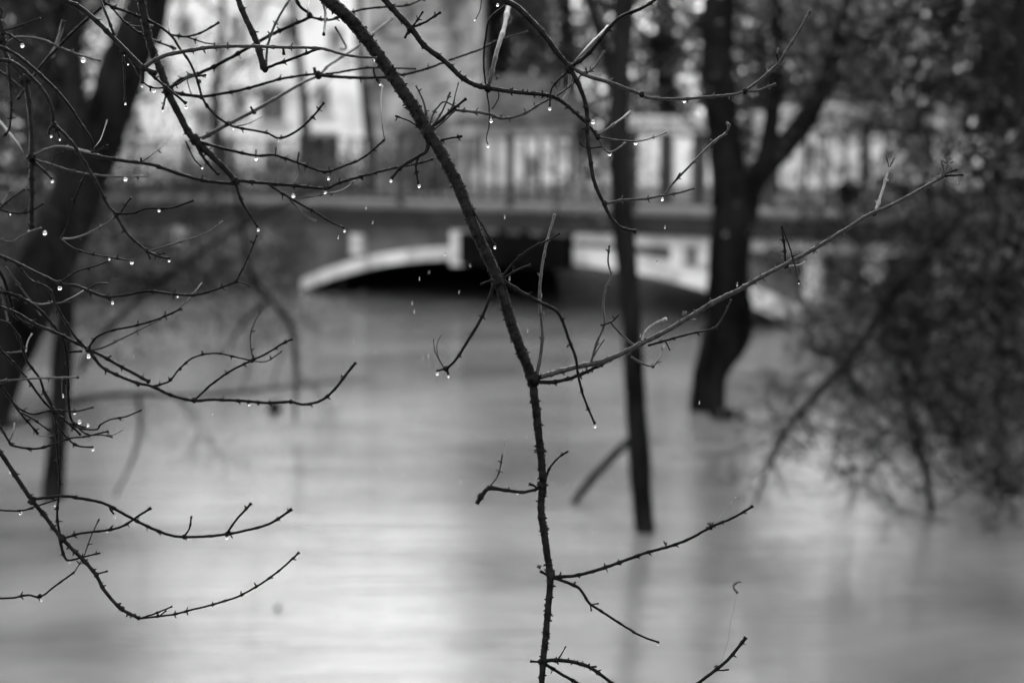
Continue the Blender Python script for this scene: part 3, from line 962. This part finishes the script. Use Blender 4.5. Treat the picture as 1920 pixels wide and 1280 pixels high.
buds(A, 1284, 594, 3, 12, 100, 60); buds(A, 1292, 600, 2, 17, 20, 24); buds(A, 1468, 495, 1, 18, 105, 1)
a('1473,497 1471,465 1466,424', 2.0, 2.3); a('1467,426 1484,474 1498,528', 1.6, 1.4, dz=-.03); a('1478,499 1499,496 1509,490', 1.3, 1.1, 'paletwig'); a('1474,499 1482,506 1481,512', 1.0, .7)
a('1642,395 1655,356 1667,314', 2.8, 2.0, 'paletwig'); buds(A, 1667, 316, 3, 26, 72, 42); buds(A, 1771, 329, 4, 30, 80, 60, dz=.0); buds(A, 1775, 306, 5, 15, 85, 150); a('1770,328 1783,322 1795,318', 1.6, 1.5)
a('1022,905 1030,879 1048,857 1065,846', 2.3, 1.6); a('1010,915 981,922 944,918 917,915 904,928 894,944', 2.7, 4.6, bumps=.1, tip=False); a('1006,914 999,909 992,907', 2, 2.4)
a('917,914 934,890 942,852', 1.7, 1.2, 'greytwig'); a('942,853 945,836 948,821', 1.1, .7, 'paletwig', nodes=False)
a('1036,1081 1075,1079 1120,1068 1169,1051 1210,1036 1251,1025 1292,1010 1334,987 1375,970 1412,948', 3.4, 2.3); a('1345,976 1362,955 1380,932', .9, .9, 'paletwig', nodes=False)
buds(A, 1334, 987, 6, 12, 90, 190); buds(A, 1249, 1024, 2, 12, 95, 30); buds(A, 1252, 1024, 1, 12, -10, 1); knob(A, 1333, 988, 4); buds(A, 1012, 1066, 4, 11, 100, 70)
a('1040,1083 1075,1096 1090,1107 1105,1130 1127,1145 1161,1167 1199,1190 1236,1204', 3.0, 1.8); a('1106,1130 1109,1145', 1.4, 1.1); a('1108,1133 1123,1131', 1.3, 1.1); a('1026,1078 1013,1070', 2.5, 2.2)
a('1020,1238 1049,1237 1082,1242 1112,1254 1146,1280 1180,1315', 3.8, 2.8, bumps=.15); a('1100,1250 1119,1249', 1.8, 1.4); a('1047,1234 1054,1224 1061,1211', 1.6, 1.0); a('1014,1240 1004,1240 994,1239', 2.2, 1.8)
a('1022,1244 1056,1265 1083,1280 1120,1304', 3.0, 2.6)

# --- B: the curved branch above the middle
B_ = Branch('curved_branch', 'smooth curving branch from the top edge sweeping right above the bridge middle', 1.33, 0.012, 2.0)
a = lambda s, r0, r1, mt='twig', dz=0.0, **k: twig(B_, s, r0, r1, mt, dz, **k)
a('690,-50 722,0 771,54 797,87 834,115 861,141 888,158 915,165 969,173 1022,178 1043,184 1063,198 1090,222 1107,239 1120,257', 6.4, 2.8, 'bark', part='stem', bumps=.1, sides=12, sub=2.6)
knob(B_, 770, 54, 6.5); knob(B_, 915, 165, 7); knob(B_, 1121, 257, 5)
a('772,52 784,36 793,22', 2, 1.5); a('772,52 801,40 826,23', 2.3, 2.0); a('768,57 763,64 759,72', 3.2, 1.6)
a('918,156 926,120 935,84 945,54 952,20 962,-20', 3.8, 5.2, 'greytwig', dz=.16); a('945,13 918,37 910,74 907,124 913,175 917,202 917,235 912,259 915,271', 2.4, .9, dz=.08, nodes=False)
a('933,166 935,185 922,205', 1.3, 1.0, nodes=False); a('850,206 888,210 918,215 938,222 962,220 989,210 1016,193 1043,180 1070,161 1090,141 1113,128 1133,96', 2.8, 1.8, 'greytwig', dz=.03)
buds(B_, 936, 220, 2, 12, 20, 40); buds(B_, 930, 150, 2, 14, 60, 30)
a('1121,257 1150,262 1173,264 1197,265 1228,257 1250,247', 2.1, 1.1, 'greytwig', dz=.05); a('1124,253 1150,234 1169,220 1181,209', 1.9, 1.7, 'greytwig', dz=.05); buds(B_, 1178, 212, 2, 9, 40, 50, dz=.05)
a('1122,258 1130,275 1142,286 1158,279 1172,268', 1.7, 1.4, 'greytwig', dz=.02)
a('1070,130 1066,168 1059,185', 3.2, 3.0, 'paletwig', dz=.10, nodes=False); a('1056,140 1053,165', 3, 2.6, 'greytwig', dz=.12, nodes=False)

# --- D: the forked branch right of it
D_ = Branch('forked_branch', 'dark branch from the top edge splitting in three at a star-shaped node', 1.32, 0.012, 3.3)
a = lambda s, r0, r1, mt='twig', dz=0.0, **k: twig(D_, s, r0, r1, mt, dz, **k)
a('900,-40 942,-2 969,13 992,35 1019,64 1043,97 1068,127', 6.0, 5.0, 'bark', part='stem', sides=12, sub=2.6)
knob(D_, 1068, 128, 8.5)
a('1070,126 1100,104 1123,77 1150,44 1170,29 1200,17 1228,0 1262,-34', 3.9, 2.8); a('1074,122 1103,87 1140,50', 2.4, 2.2, 'greytwig', dz=.12, nodes=False)
a('1073,127 1103,143 1147,156 1200,176 1219,184 1275,186 1327,182 1372,178 1395,173 1421,170 1440,163 1455,158', 3.9, 2.2, 'greytwig'); knob(D_, 1203, 177, 5); knob(D_, 1397, 171, 5)
a('1397,171 1425,150 1459,119 1481,86 1500,56 1519,22', 2.5, 3.0, 'greytwig'); a('1459,118 1456,101', 1.6, 2.0); buds(D_, 1456, 104, 1, 18, 78, 1); a('1459,118 1467,121 1473,117', 1.2, .8)
a('1102,140 1098,128', 1.6, 1.4); a('1070,130 1086,161 1098,195 1101,222 1101,255 1107,302 1115,343 1133,383 1147,410 1166,428 1193,434', 4.6, 3.2, 'bark'); knob(D_, 1101, 225, 5.5); knob(D_, 1134, 382, 5)
a('1135,382 1169,375 1208,373 1240,367 1275,361 1302,353', 2.6, 1.8, 'greytwig'); a('1247,364 1267,338 1306,298 1337,267 1361,250', 2.2, 2.0, 'greytwig', dz=.02); a('1361,250 1366,240 1367,232', 1.6, 2, 'greytwig'); buds(D_, 1364, 240, 2, 17, 85, 20, dz=.02); a('1268,336 1275,324', 1.2, 1.1)
a('1130,275 1107,278 1094,275 1087,267', 1.6, 1.2); a('1064,134 1043,155 1033,171 1031,201', 2.2, 1.5)
a('1060,122 1050,108', 2.0, 1.5, 'greytwig'); a('870,-16 884,-6 892,-2', 3, 2.4, 'bark'); a('900,-30 902,0 900,20 892,36', 1.3, .7, nodes=False)

# --- K: bottom right
K_ = Branch('low_twig_branch', 'short bare twig with a forked tip rising from the bottom edge right of centre', 1.31, 0.01, 1.0)
twig(K_, '1180,1400 1245,1330 1308,1281 1341,1256 1364,1237 1382,1216 1399,1194', 3.6, 3.0, 'bark', part='stem')
twig(K_, '1345,1255 1355,1256 1367,1254', 1.6, 1.4); buds(K_, 1343, 1252, 3, 9, 95, 60)
twig(K_, '1347,1250 1356,1228 1364,1205 1371,1160 1378,1130 1381,1111', .45, .4, 'thread', nodes=False, tip=False, sides=5, part='thread'); twig(K_, '1383,1111 1377,1104 1376,1096 1381,1092 1390,1090', 2.6, 1.3, 'bud', part='bud_cluster'); twig(K_, '1379,1096 1384,1088', 1.2, .9, 'bud', part='bud_cluster')

# --- L: hooked stem top left of centre
L_ = Branch('hooked_branch', 'straight dark stem from the top edge ending in a knuckle left of the thick branch', 1.31, 0.01, 5.0)
twig(L_, '430,-60 447,0 460,33 479,74 490,111 496,130', 4.8, 6.0, 'bark', part='stem', tip=False, sides=12, sub=2.6)
twig(L_, '497,129 517,121 541,113 588,95 600,91', 2.8, 2.4); knob(L_, 497, 129, 6); twig(L_, '499,124 501,91 511,57 528,23 545,-3 560,-30', 2.4, 2.0, 'greytwig', .05)

# --- N: arched twig with the long horizontal shoot
N_ = Branch('arching_branch', 'branch slanting from top left with a long pale-edged shoot arching right', 1.29, 0.012, 0.9)
a = lambda s, r0, r1, mt='twig', dz=0.0, **k: twig(N_, s, r0, r1, mt, dz, **k)
a('70,-40 121,0 148,13 181,40 208,67 228,87 252,111 269,127 292,138', 4.6, 4.2, 'bark', part='stem', bumps=.06, sides=12)
a('269,127 302,107 343,97 403,88 470,87 534,89 601,91 642,102 675,107 707,109', 4.0, 2.2, 'greytwig', sub=2.8); a('531,91 532,103', 2.4, 2.2); knob(N_, 269, 128, 6)
a('214,66 202,34 188,0 180,-30', 2.6, 2.2, dz=.03); a('230,92 233,134 234,190', 1.8, 1.5); a('267,130 267,157', 4, 3); a('230,95 248,124 265,151 282,163 302,165 332,158 356,145 386,141', 1.8, 1.6, dz=.04)
a('279,136 312,164 349,194', 2.4, 2.4); knob(N_, 230, 97, 5)

# --- O: the dark zigzag vine left of centre
O_ = Branch('zigzag_vine', 'dark zigzag stem descending left of centre with long side twigs reaching across the bridge', 1.42, 0.014, 4.1)
a = lambda s, r0, r1, mt='twig', dz=0.0, **k: twig(O_, s, r0, r1, mt, dz, **k)
a('262,-60 265,0 282,84 302,134 316,175 336,215 356,252 386,282 417,312 441,339', 8.0, 5.5, 'bark', part='stem', bumps=.1, sides=12, jit=.2)
a('441,339 450,370 464,396 484,427', 3.4, 2.0, 'twig'); knob(O_, 316, 172, 10); knob(O_, 366, 262, 9); knob(O_, 442, 341, 6); knob(O_, 597, 141, 6.5)
a('318,172 373,181 420,175 467,165 528,148 588,139 598,141 635,136 685,128 736,128 780,129', 3.2, 1.6, dz=.05); a('598,141 642,145 702,146 753,141 803,128 840,114 897,94 935,76 989,60', 3.2, 1.5, dz=.10)
a('378,260 420,237 467,213 528,178 568,155 598,141 615,124 635,111 665,91 700,62 736,34', 3.8, 1.8, 'greytwig', dz=.22)
a('366,264 420,279 480,292 514,291 561,306 608,322 642,312 675,299 702,279 721,262', 3.0, 2.0, dz=.02); a('721,262 717,235 714,188 717,161', 1.2, .7, 'greytwig', dz=.08, nodes=False)
a('480,291 480,281', 1.6, 1); a('516,291 518,276', 1.6, 1); a('441,338 501,344 551,348 608,353 635,343 685,329 736,316 786,306 812,298', 3.4, 2.2, dz=.04); knob(O_, 610, 353, 4); knob(O_, 608, 322, 3.5, .02)
a('441,345 386,339 336,326 285,309 235,302 188,294 144,284', 3.2, 3.6, dz=.06); a('265,306 264,296', 2.0, 1.6, dz=.0); a('266,303 290,286 310,268', 1.3, 1.0, 'greytwig', dz=.04)
a('501,344 541,370 588,396 615,413 646,428', 2.4, 2.0); a('541,372 575,405 592,414', 1.7, 1.3, 'greytwig', dz=.09, nodes=False); a('556,373 601,366 642,356 669,336', 1.6, 1.2, 'greytwig', dz=.06)
a('366,268 386,302 411,329', 3.4, 2.4); a('348,264 363,296 379,313', 1.6, 1.4); a('311,178 305,204', 2.0, 1.6, dz=-.02)
a('545,-30 561,10 581,30 548,47 511,64 467,89 413,119 373,138 336,151 318,168', 3.0, 3.4, dz=.05); knob(O_, 581, 29, 5, .0); a('581,32 615,38 642,30 679,18 726,13 763,10 795,-3 830,-20', 2.4, 1.8, dz=.08); a('603,-20 605,0 610,27 607,65', 3.0, 2.0, dz=-.08)
a('580,26 578,10 585,-14', 2.4, 2.0, 'paletwig', dz=.1, nodes=False); a('628,50 649,88 640,92', 2.2, 1.6, 'greytwig', dz=.2, nodes=False); a('560,285 558,305 562,325 552,345 550,362', 1.8, 1.0, 'greytwig', dz=.1)
a('470,200 478,214', 2, 2.2, dz=.0); a('589,127 591,137', 3.2, 2.2); a('437,238 465,232 490,219', 1.6, 1.0, 'greytwig', dz=.05); a('700,128 702,140 708,152 712,156', 2.2, 1.4, dz=.02)
a('150,-70 191,0 245,25 289,44 319,65 337,91 356,118 370,151 380,185 403,215 437,237 477,245 501,250 524,259 551,249 581,225 608,192', 2.8, 2.0, dz=-.02); a('319,65 349,69 380,60 411,42', 2.0, 2.0); a('349,69 386,81 413,84', 1.6, 1.3)
a('175,-20 208,13 242,47 286,49', 2.0, 1.7, dz=.05); a('244,50 269,67 302,81 329,91', 2.0, 2.0, dz=.04); knob(O_, 373, 153, 3.5); knob(O_, 377, 182, 4); a('318,62 316,45 320,30', 1.2, .8, 'greytwig', dz=.1)
a('386,145 352,140 356,170 360,178', 1.2, .9, 'greytwig', dz=.03)

# --- R: the left-edge arch, its vertical stem and dangling twigs
R_ = Branch('left_arching_vine', 'dark arching stem from the left edge trailing down past the leaning trunk', 1.34, 0.014, 2.6)
a = lambda s, r0, r1, mt='twig', dz=0.0, **k: twig(R_, s, r0, r1, mt, dz, **k)
a('-60,110 0,113 27,119 54,141 81,171 97,205 101,232 118,249 141,276 161,309 181,343 201,383 215,400 235,433 250,450 276,470 296,480 319,485', 4.2, 2.2, 'bark', part='stem', sides=12)
knob(R_, 101, 234, 5.5); a('99,235 92,242 92,252', 2.4, 1.8); a('104,236 112,258', 2.2, 1.6); a('213,400 249,400 276,391 319,390 363,376', 2.4, 2.0); a('225,401 234,386 246,370', 1.8, 1.5); knob(R_, 276, 470, 4)
a('276,471 282,486', 1.8, 1.5); a('282,470 302,464 349,450 386,437 417,415', 1.5, 1.2, 'greytwig', dz=.05); a('297,478 310,474', 1.8, 1.4); a('213,408 195,422 151,443 117,448', 1.2, 1.8, 'greytwig', dz=.06)
a('-20,80 20,97 50,118 97,161 127,195 151,232 171,262 174,286', 3.2, 2.8, dz=.02); a('172,285 186,281 202,272', 1.8, 1.3); a('174,280 188,262 196,240 201,225', 1.0, .6, 'greytwig', dz=.2, nodes=False)
a('161,326 144,363 127,420 115,446', 1.6, 1.5, dz=.04); a('115,450 141,467 175,477 215,484 249,489', 1.7, 1.4, dz=.03)

Q_ = Branch('upright_left_stem', 'straight dark vertical stem near the left edge with a swollen top knot', 1.45, 0.012, 1.2)
a = lambda s, r0, r1, mt='twig', dz=0.0, **k: twig(Q_, s, r0, r1, mt, dz, **k)
a('-30,-20 0,45 10,101 32,128 47,152 55,201 59,252 59,296 59,353 59,424', 5.5, 4.0, 'bark', part='stem', bumps=.08); knob(Q_, 46, 150, 9); knob(Q_, 59, 296, 8.5); knob(Q_, 59, 423, 6); knob(Q_, 2, 75, 9)
a('60,294 85,281 111,275 144,280 175,288', 2.8, 2.2, 'greytwig', dz=.07); a('64,299 97,309 141,322 188,329 235,331 275,331', 2.0, 1.3, 'greytwig', dz=.07); a('65,304 84,322 98,336', 2.6, 2.2); a('97,309 105,292 118,284', 1.2, 1.0)
a('44,289 27,262 0,228 -20,200', 2.2, 2.4, 'greytwig', dz=.15, nodes=False); a('-20,102 0,91 20,76 40,70 80,75 111,89 151,104 188,114', 2.6, 1.6, 'greytwig', dz=.05); a('-20,46 0,57 20,67 40,80', 2.6, 1.6)
a('8,57 30,52 54,42 76,35', 1.7, 1.6); a('12,110 15,124 20,175 20,215 17,242 7,255', 2.6, 2.0, bumps=.1); a('-20,122 0,134 23,151 50,175', 2.2, 1.5)
a('205,2 175,27 144,54 111,87 77,124 34,185', 3.6, 2.6, dz=.10, nodes=False); a('119,38 111,70 97,104', 4.2, 3.2, 'greytwig', dz=.22, nodes=False); a('242,-20 237,3 232,20', 4.2, 3.6, 'paletwig', dz=.22, nodes=False)
a('-20,410 0,390 20,373 47,354', 2.0, 1.6); a('-20,384 0,393 27,400 57,396 82,381', 2.2, 1.6); a('-20,448 0,450 23,453 50,437 77,427', 1.5, 1.3, 'greytwig', dz=.03); a('20,358 4,380', 1.5, 1.2, 'greytwig', dz=.05)
a('0,36 3,20 -8,6', 2.6, 2.2); a('-10,0 14,-20', 2, 2)

# --- S: long level twig under the bridge wall at left
S_ = Branch('level_twig_branch', 'long level twig from the left edge ending in a tiny fork near the arch', 1.33, 0.012, 3.9)
a = lambda s, r0, r1, mt='twig', dz=0.0, **k: twig(S_, s, r0, r1, mt, dz, **k)
a('-40,465 0,480 27,491 67,511 111,531 144,536 175,549 201,556 235,553 279,546 322,551 363,553 403,543 443,528', 3.4, 2.2, 'bark', part='stem'); knob(S_, 112, 531, 5); knob(S_, 443, 527, 3.5)
a('443,527 464,484 482,441', 1.8, 1.4); a('444,528 458,531 470,538', 1.3, .9); a('118,527 144,509 175,500 201,490', 1.8, 1.4); a('201,556 208,563', 2.2, 1.8); a('161,546 178,533 202,531', 1.6, 1.6, dz=.02); a('90,565 111,568 134,558 161,542', 1.4, 1.3, 'greytwig', dz=.05)
a('27,491 44,511 60,527 91,541 104,571 124,605 144,635 163,654', 2.4, 2.4)

# --- T: the big left tangle and the twigs sweeping right from it
T_ = Branch('tangled_branch', 'tangle of dark twigs at the left edge sweeping right to an upturned tip', 1.36, 0.012, 5.5)
a = lambda s, r0, r1, mt='twig', dz=0.0, **k: twig(T_, s, r0, r1, mt, dz, **k)
a('-40,560 0,575 33,588 67,608 107,625 141,642 165,655 188,685 218,702 255,717 285,724 322,741 363,751 403,749 464,752 500,755 544,753 568,758 601,751 628,729 649,702 667,679', 3.0, 2.6, 'bark', part='stem', sub=2.8)
knob(T_, 165, 655, 5); knob(T_, 364, 750, 4.5); knob(T_, 259, 720, 3.5); knob(T_, 545, 753, 3.5); knob(T_, 466, 753, 3.5)
a('165,655 188,665 218,682 252,700 279,715', 3.0, 3.2, dz=-.02); a('364,751 396,721 433,695 471,676 501,662 528,645 549,635', 2.2, 1.8); a('475,677 497,678 514,669 529,658', 1.2, 1.0); a('285,724 316,715 336,692 363,670 403,662 437,668 470,676', 1.9, 1.5, dz=-.01); knob(T_, 472, 676, 3.5); knob(T_, 338, 691, 3)
a('474,674 469,635 477,605 496,573', 1.4, .9, 'greytwig'); a('165,653 181,632 208,620 252,611 296,598 341,578', 2.2, 1.8); a('165,656 191,652 228,635 265,616 302,598', 2.0, 1.4, 'greytwig', dz=.03); a('322,590 353,561 378,531', 1.4, 1.0, 'greytwig', dz=.05)
a('-20,545 20,551 50,564 77,584 104,615 118,636 124,660 128,705 129,756 136,790 160,802', 3.2, 2.2, dz=.04); a('127,660 154,658', 2.6, 1.8, dz=.0); a('-30,480 0,511 13,541 20,565 28,592 60,612', 3.6, 2.2, dz=.04)
a('-20,595 0,601 17,608 37,635 50,675 74,709 84,739 97,763 104,790 108,850 112,900 109,935 107,970 113,1006', 2.4, 2.2, dz=.03); a('48,660 52,640 60,625', 1.6, 1.2, 'paletwig', nodes=False)
a('-20,635 0,655 20,675 50,709 77,746 98,769 128,793 151,815', 2.4, 2.0, dz=.03); a('-20,698 0,722 20,749 37,773 60,800 71,813', 2.4, 1.8, dz=.03); a('25,755 37,766 60,776 87,771 101,769 141,771 175,763', 2.0, 1.5, dz=.02)
a('-30,716 0,714 74,709 146,707', 1.9, 2.0, 'greytwig', dz=-.07); a('131,793 151,803 181,805 188,796 208,786 235,781 266,768', 1.8, 1.4); a('-30,760 0,800 17,828 27,836 67,841 101,832 134,821 161,818 203,808', 2.6, 1.6, dz=-.03); a('18,826 24,812 27,793', 1.4, 1.0, 'greytwig', dz=.02)
a('104,790 114,806 131,826 148,836 174,838', 2.0, 1.7, dz=.02); a('134,789 161,813 190,815 210,819', 1.8, 1.2, dz=.03); a('190,815 210,815 228,806', 1.6, 1.3, 'greytwig', dz=.04); a('116,708 116,722 116,738', 1.2, .8, 'greytwig', nodes=False)
a('37,773 55,781 75,795 98,812 110,830', 1.7, 1.2, dz=.05); a('-20,540 0,538 6,560 14,600', 2, 1.4, 'greytwig', dz=.08); a('0,662 20,661 40,658', 1.5, 1.3, dz=.05); a('10,500 40,540 62,570 76,590', 1.7, 1.2, 'greytwig', dz=.1); a('20,558 44,560 72,570 100,566', 1.6, 1.2, 'greytwig', dz=.07)
a('97,763 92,748 84,735', 2.2, 1.6); knob(T_, 98, 768, 6, .02); a('104,790 100,815 72,817', 1.2, .8, dz=.06)

# --- U: the lower-left branch
U_ = Branch('lower_left_branch', 'lowest dark branch at left, descending then turning up in a long curve', 1.30, 0.010, 0.2)
a = lambda s, r0, r1, mt='twig', dz=0.0, **k: twig(U_, s, r0, r1, mt, dz, **k)
a('-50,780 0,848 21,879 56,932 84,967 116,1009 151,1044 179,1076 197,1108 228,1141 262,1159', 4.4, 3.0, 'bark', part='stem', bumps=.08, sides=12)
a('262,1159 295,1155 327,1151 357,1143 387,1136 418,1127 450,1116 492,1092 527,1066 561,1035', 1.8, 2.0); a('265,1158 295,1148 323,1136', 1.8, 1.4); a('298,1156 312,1144', 1.6, 1.2)
for x, y, r in ((60, 938, 7), (117, 1009, 6.5), (229, 1141, 4.5), (180, 1077, 4.5), (345, 1006, 4), (425, 1001, 4)): knob(U_, x, y, r)
a('60,936 91,932 123,930 158,935 197,944 232,963 274,985 316,1002 345,1006 387,1005 425,1001 460,994 506,981 547,954', 3.0, 2.4); a('204,946 208,957 214,963', 2.0, 1.3); a('345,1005 355,990 359,967', 1.8, 1.5); a('425,1000 443,974 471,943', 2.1, 2.2)
a('118,1009 155,999 204,993 232,985 253,971 283,952', 2.3, 2.4); a('-30,954 0,956 39,957 70,948 105,936', 1.6, 1.8, dz=.03); a('112,1004 114,1020 121,1044 130,1050 158,1043 188,1036', 3.0, 1.3); a('180,1076 202,1070', 1.8, 1.4)
a('-30,1120 0,1121 25,1120 53,1115 76,1118 102,1099 139,1072', 2.0, 1.8, dz=.0); a('139,1072 153,1050 163,1027 170,1006 186,972', 1.2, 1.4, 'greytwig'); knob(U_, 75, 1117, 3.5)

# ------------------------------------------------------------------ hanging drops
def drop_mesh():
    g = MB()
    n, sg = 12, 16
    for i in range(n + 1):
        th = math.pi * i / n
        z = math.cos(th)
        r = math.sin(th) * (1 - 0.22 * max(z, 0) ** 1.5)
        z = z * (1.22 if z > 0 else 1.0)
        for k in range(sg):
            a_ = 2 * math.pi * k / sg
            g.v.append((r * math.cos(a_), r * math.sin(a_), z))
    for i in range(n):
        for k in range(sg):
            p, q = i * sg + k, i * sg + (k + 1) % sg
            g.f.append((p, p + sg, q + sg, q))
    return g


proto = None
DROPS = [
    (A, 928, 464, 4.6, 'drop at the tip of the thin twig running beside the thick branch', -.01),
    (A, 733, 339, 3.2, 'drop on the left twig tip under the upper node of the thick branch', 0),
    (A, 786, 349, 3.4, 'drop on the right twig tip under the upper node of the thick branch', 0),
    (A, 1116, 799, 3.6, 'drop at the tip of the long twig falling past the right-hand side branch', -.02),
    (A, 820, 700, 3.8, 'left of two drops under the claw of twigs beside the thick branch', 0),
    (A, 841, 706, 3.4, 'right of two drops under the claw of twigs beside the thick branch', 0),
    (A, 1234, 1207, 3.4, 'drop at the end of the lowest long twig right of the thick branch', 0),
    (A, 970, 925, 2.8, 'tiny drop under the curved stub on the thick branch over the river', 0),
    (A, 1498, 531, 2.4, 'tiny drop at the foot of the crossed twigs on the long right branch', -.03),
    (B_, 915, 274, 3.0, 'drop at the end of the hair-thin wavy stem above the bridge middle', .08),
    (B_, 921, 227, 3.6, 'drop under the bud on the twig left of the star-shaped node', .02),
    (B_, 1143, 289, 4.2, 'drop at the bottom of the small loop of twig right of the wavy stem', .02),
    (B_, 1192, 268, 4.2, 'drop under the level twig crossing the slim tree', .04),
    (D_, 1031, 204, 4.0, 'drop at the tip of the hooked twig left of the forked branch', 0),
    (D_, 1112, 229, 4.2, 'drop on the node of the descending stem of the forked branch', 0),
    (D_, 1283, 190, 3.4, 'drop under the long level twig left of the big forked trunk', 0),
    (D_, 1242, 374, 4.4, 'drop under the short twig between the slim tree and the forked tree', 0),
    (D_, 890, 38, 2.6, 'tiny drop at the end of a hair-thin stalk at the top edge', 0),
    (D_, 933, 10, 3.6, 'drop under the base of the forked branch at the top edge', 0),
    (N_, 700, 113, 4.0, 'drop at the tip of the long arching shoot touching the thick branch', 0),
    (N_, 235, 195, 3.6, 'drop at the end of the straight dangling twig against the leaning trunk', 0),
    (N_, 266, 162, 4.2, 'drop under the short thick stub on the arching branch', 0),
    (N_, 289, 170, 3.8, 'drop on the curved twig just right of the short stub', .01),
    (N_, 349, 201, 3.8, 'drop at the tip of the short straight twig beside the zigzag stem', .0),
    (N_, 232, 104, 2.0, 'tiny drop in the elbow above the straight dangling twig', 0),
    (N_, 240, 121, 2.0, 'second tiny drop below the elbow on the arching branch', 0),
    (O_, 438, 241, 4.2, 'drop where two thin twigs cross in front of the pale house', -.01),
    (O_, 521, 263, 3.6, 'drop under the bottom of the upturned twig in front of the pale house', -.02),
    (O_, 480, 297, 4.4, 'drop under the small thorn on the middle side twig of the zigzag stem', .01),
    (O_, 616, 335, 3.6, 'drop hanging free under the sagging joint of the middle side twig', .02),
    (O_, 610, 361, 4.0, 'drop under the knot of the lower side twig above the bridge deck', .03),
    (O_, 550, 367, 3.6, 'drop below the pale hanging stalk at the bridge deck', .1),
    (O_, 379, 315, 3.8, 'drop at the tip of the thin twig doubled beside the zigzag stem', 0),
    (O_, 484, 431, 4.0, 'drop at the lowest tip of the zigzag stem', 0),
    (O_, 646, 433, 4.2, 'drop at the tip of the twig slanting across the bridge deck', 0),
    (O_, 305, 207, 3.4, 'drop under the stub below the zigzag stem upper node', -.02),
    (O_, 713, 158, 3.0, 'faint drop under a bent stub behind the thick branch', .02),
    (R_, 317, 489, 4.0, 'drop at the trailing end of the left arching stem', 0),
    (R_, 96, 256, 4.2, 'drop hanging inside the hook of the left arching stem', 0),
    (R_, 112, 262, 2.6, 'small drop under the right prong of the hook on the left arching stem', 0),
    (R_, 298, 395, 4.0, 'drop under the short level twig above the wall at left', 0),
    (R_, 205, 486, 3.6, 'left of two drops on the thin blurred twig above the level branch', .03),
    (R_, 247, 492, 4.2, 'right of two drops on the thin blurred twig above the level branch', .03),
    (Q_, 42, 86, 4.4, 'drop at the end of a short twig in the top left corner', 0),
    (Q_, 156, 113, 4.8, 'drop under the faint level twig in front of the sapling trunk top', .04),
    (Q_, 50, 179, 4.4, 'drop beside the swollen knot of the upright left stem', 0),
    (Q_, 98, 340, 4.8, 'drop at the short twig tip below the joint of the upright left stem', 0),
    (Q_, 235, 336, 4.6, 'drop under the faint level twig crossing the leaning trunk', .06),
    (Q_, 17, 401, 4.2, 'drop at the left edge under a short rising twig', 0),
    (Q_, 54, 434, 3.6, 'left of two drops at the foot of the upright left stem', .02),
    (Q_, 84, 437, 4.2, 'right of two drops at the foot of the upright left stem', .03),
    (S_, 112, 540, 4.6, 'drop under the dark node of the long level twig at left', 0),
    (S_, 211, 568, 3.8, 'drop under the small spur of the long level twig', 0),
    (S_, 333, 556, 3.2, 'small drop under the middle of the long level twig', 0),
    (T_, 166, 668, 4.0, 'drop under the crossing where the left tangle spreads right', 0),
    (T_, 467, 758, 3.8, 'drop under the long upturned twig over the water', 0),
    (T_, 118, 742, 4.0, 'elongated drop hanging on a hair-thin stalk in the left tangle', 0),
    (T_, 96, 773, 3.4, 'drop beside the dark clump at the bottom of the left tangle', .02),
    (T_, 140, 774, 3.6, 'drop under the short rising twig right of the dark clump', .02),
    (T_, 149, 791, 4.0, 'first drop of the curl below the dark clump in the left tangle', .02),
    (T_, 165, 797, 4.0, 'second drop of the curl below the dark clump in the left tangle', .02),
    (T_, 174, 842, 4.2, 'drop at the lowest twig tip of the left tangle', .02),
    (U_, 18, 886, 2.8, 'small drop near the left edge on the lower branch', 0),
    (U_, 216, 970, 3.4, 'drop on the short spur of the lower left branch', 0),
    (U_, 425, 1007, 4.0, 'drop under the fork on the upper twig of the lower left branch', 0),
    (U_, 201, 996, 3.2, 'small drop under the short middle twig of the lower left branch', 0),
    (U_, 38, 961, 4.0, 'drop under the level twig at the left edge of the lower branch', .02),
    (U_, 103, 948, 3.2, 'drop under the crossing of the lower left branch', 0),
    (U_, 130, 1053, 3.8, 'drop at the small hook below the lower left node', 0),
    (U_, 77, 1125, 3.8, 'lowest drop, under the bent twig near the bottom left', 0),
]
for B, x, y, r, lab, dz in DROPS:
    lab = lab.replace('hair-thin ', 'thin ').replace('of the thick branch', 'of the main stem').replace('of the lower left branch', 'of the lowest branch')
    d = B.dep(x, y) + dz
    if proto is None:
        proto = drop_mesh().build('water_drop', M['drop'], None, True)
        o = proto
    else:
        o = proto.copy(); C.objects.link(o)
    o.location = P(x, y, d)
    s_ = r / F * d * (0.68 + 0.18 * math.sin(x * 1.7 + y))
    o.scale = (s_, s_, s_)
    if 'elongated' in lab: o.scale = (s_ * .6, s_ * .6, s_ * 1.3)
    tag(o, 'water ' + lab if not lab.startswith(('left', 'right', 'first', 'second', 'tiny', 'small', 'faint', 'elongated', 'lowest')) else lab.replace('drop', 'water drop', 1).replace('drops', 'drops'), 'water drop', 'drops hanging from the wet twigs')

# falling rain: real drops in the air
g = MB()
rnd = random.Random(11)
for _ in range(45):
    d = rnd.uniform(1.15, 1.6)
    c = P(rnd.gauss(800, 260), rnd.uniform(380, 1000), d)
    if c.z > 0.05:
        g.blob(c, (0.05, 0, 1), .0018, .0005, 6, 5)
tag(g.build('rain', M['drop'], None, True), 'scattered falling raindrops over the river', 'rain', None, 'stuff')
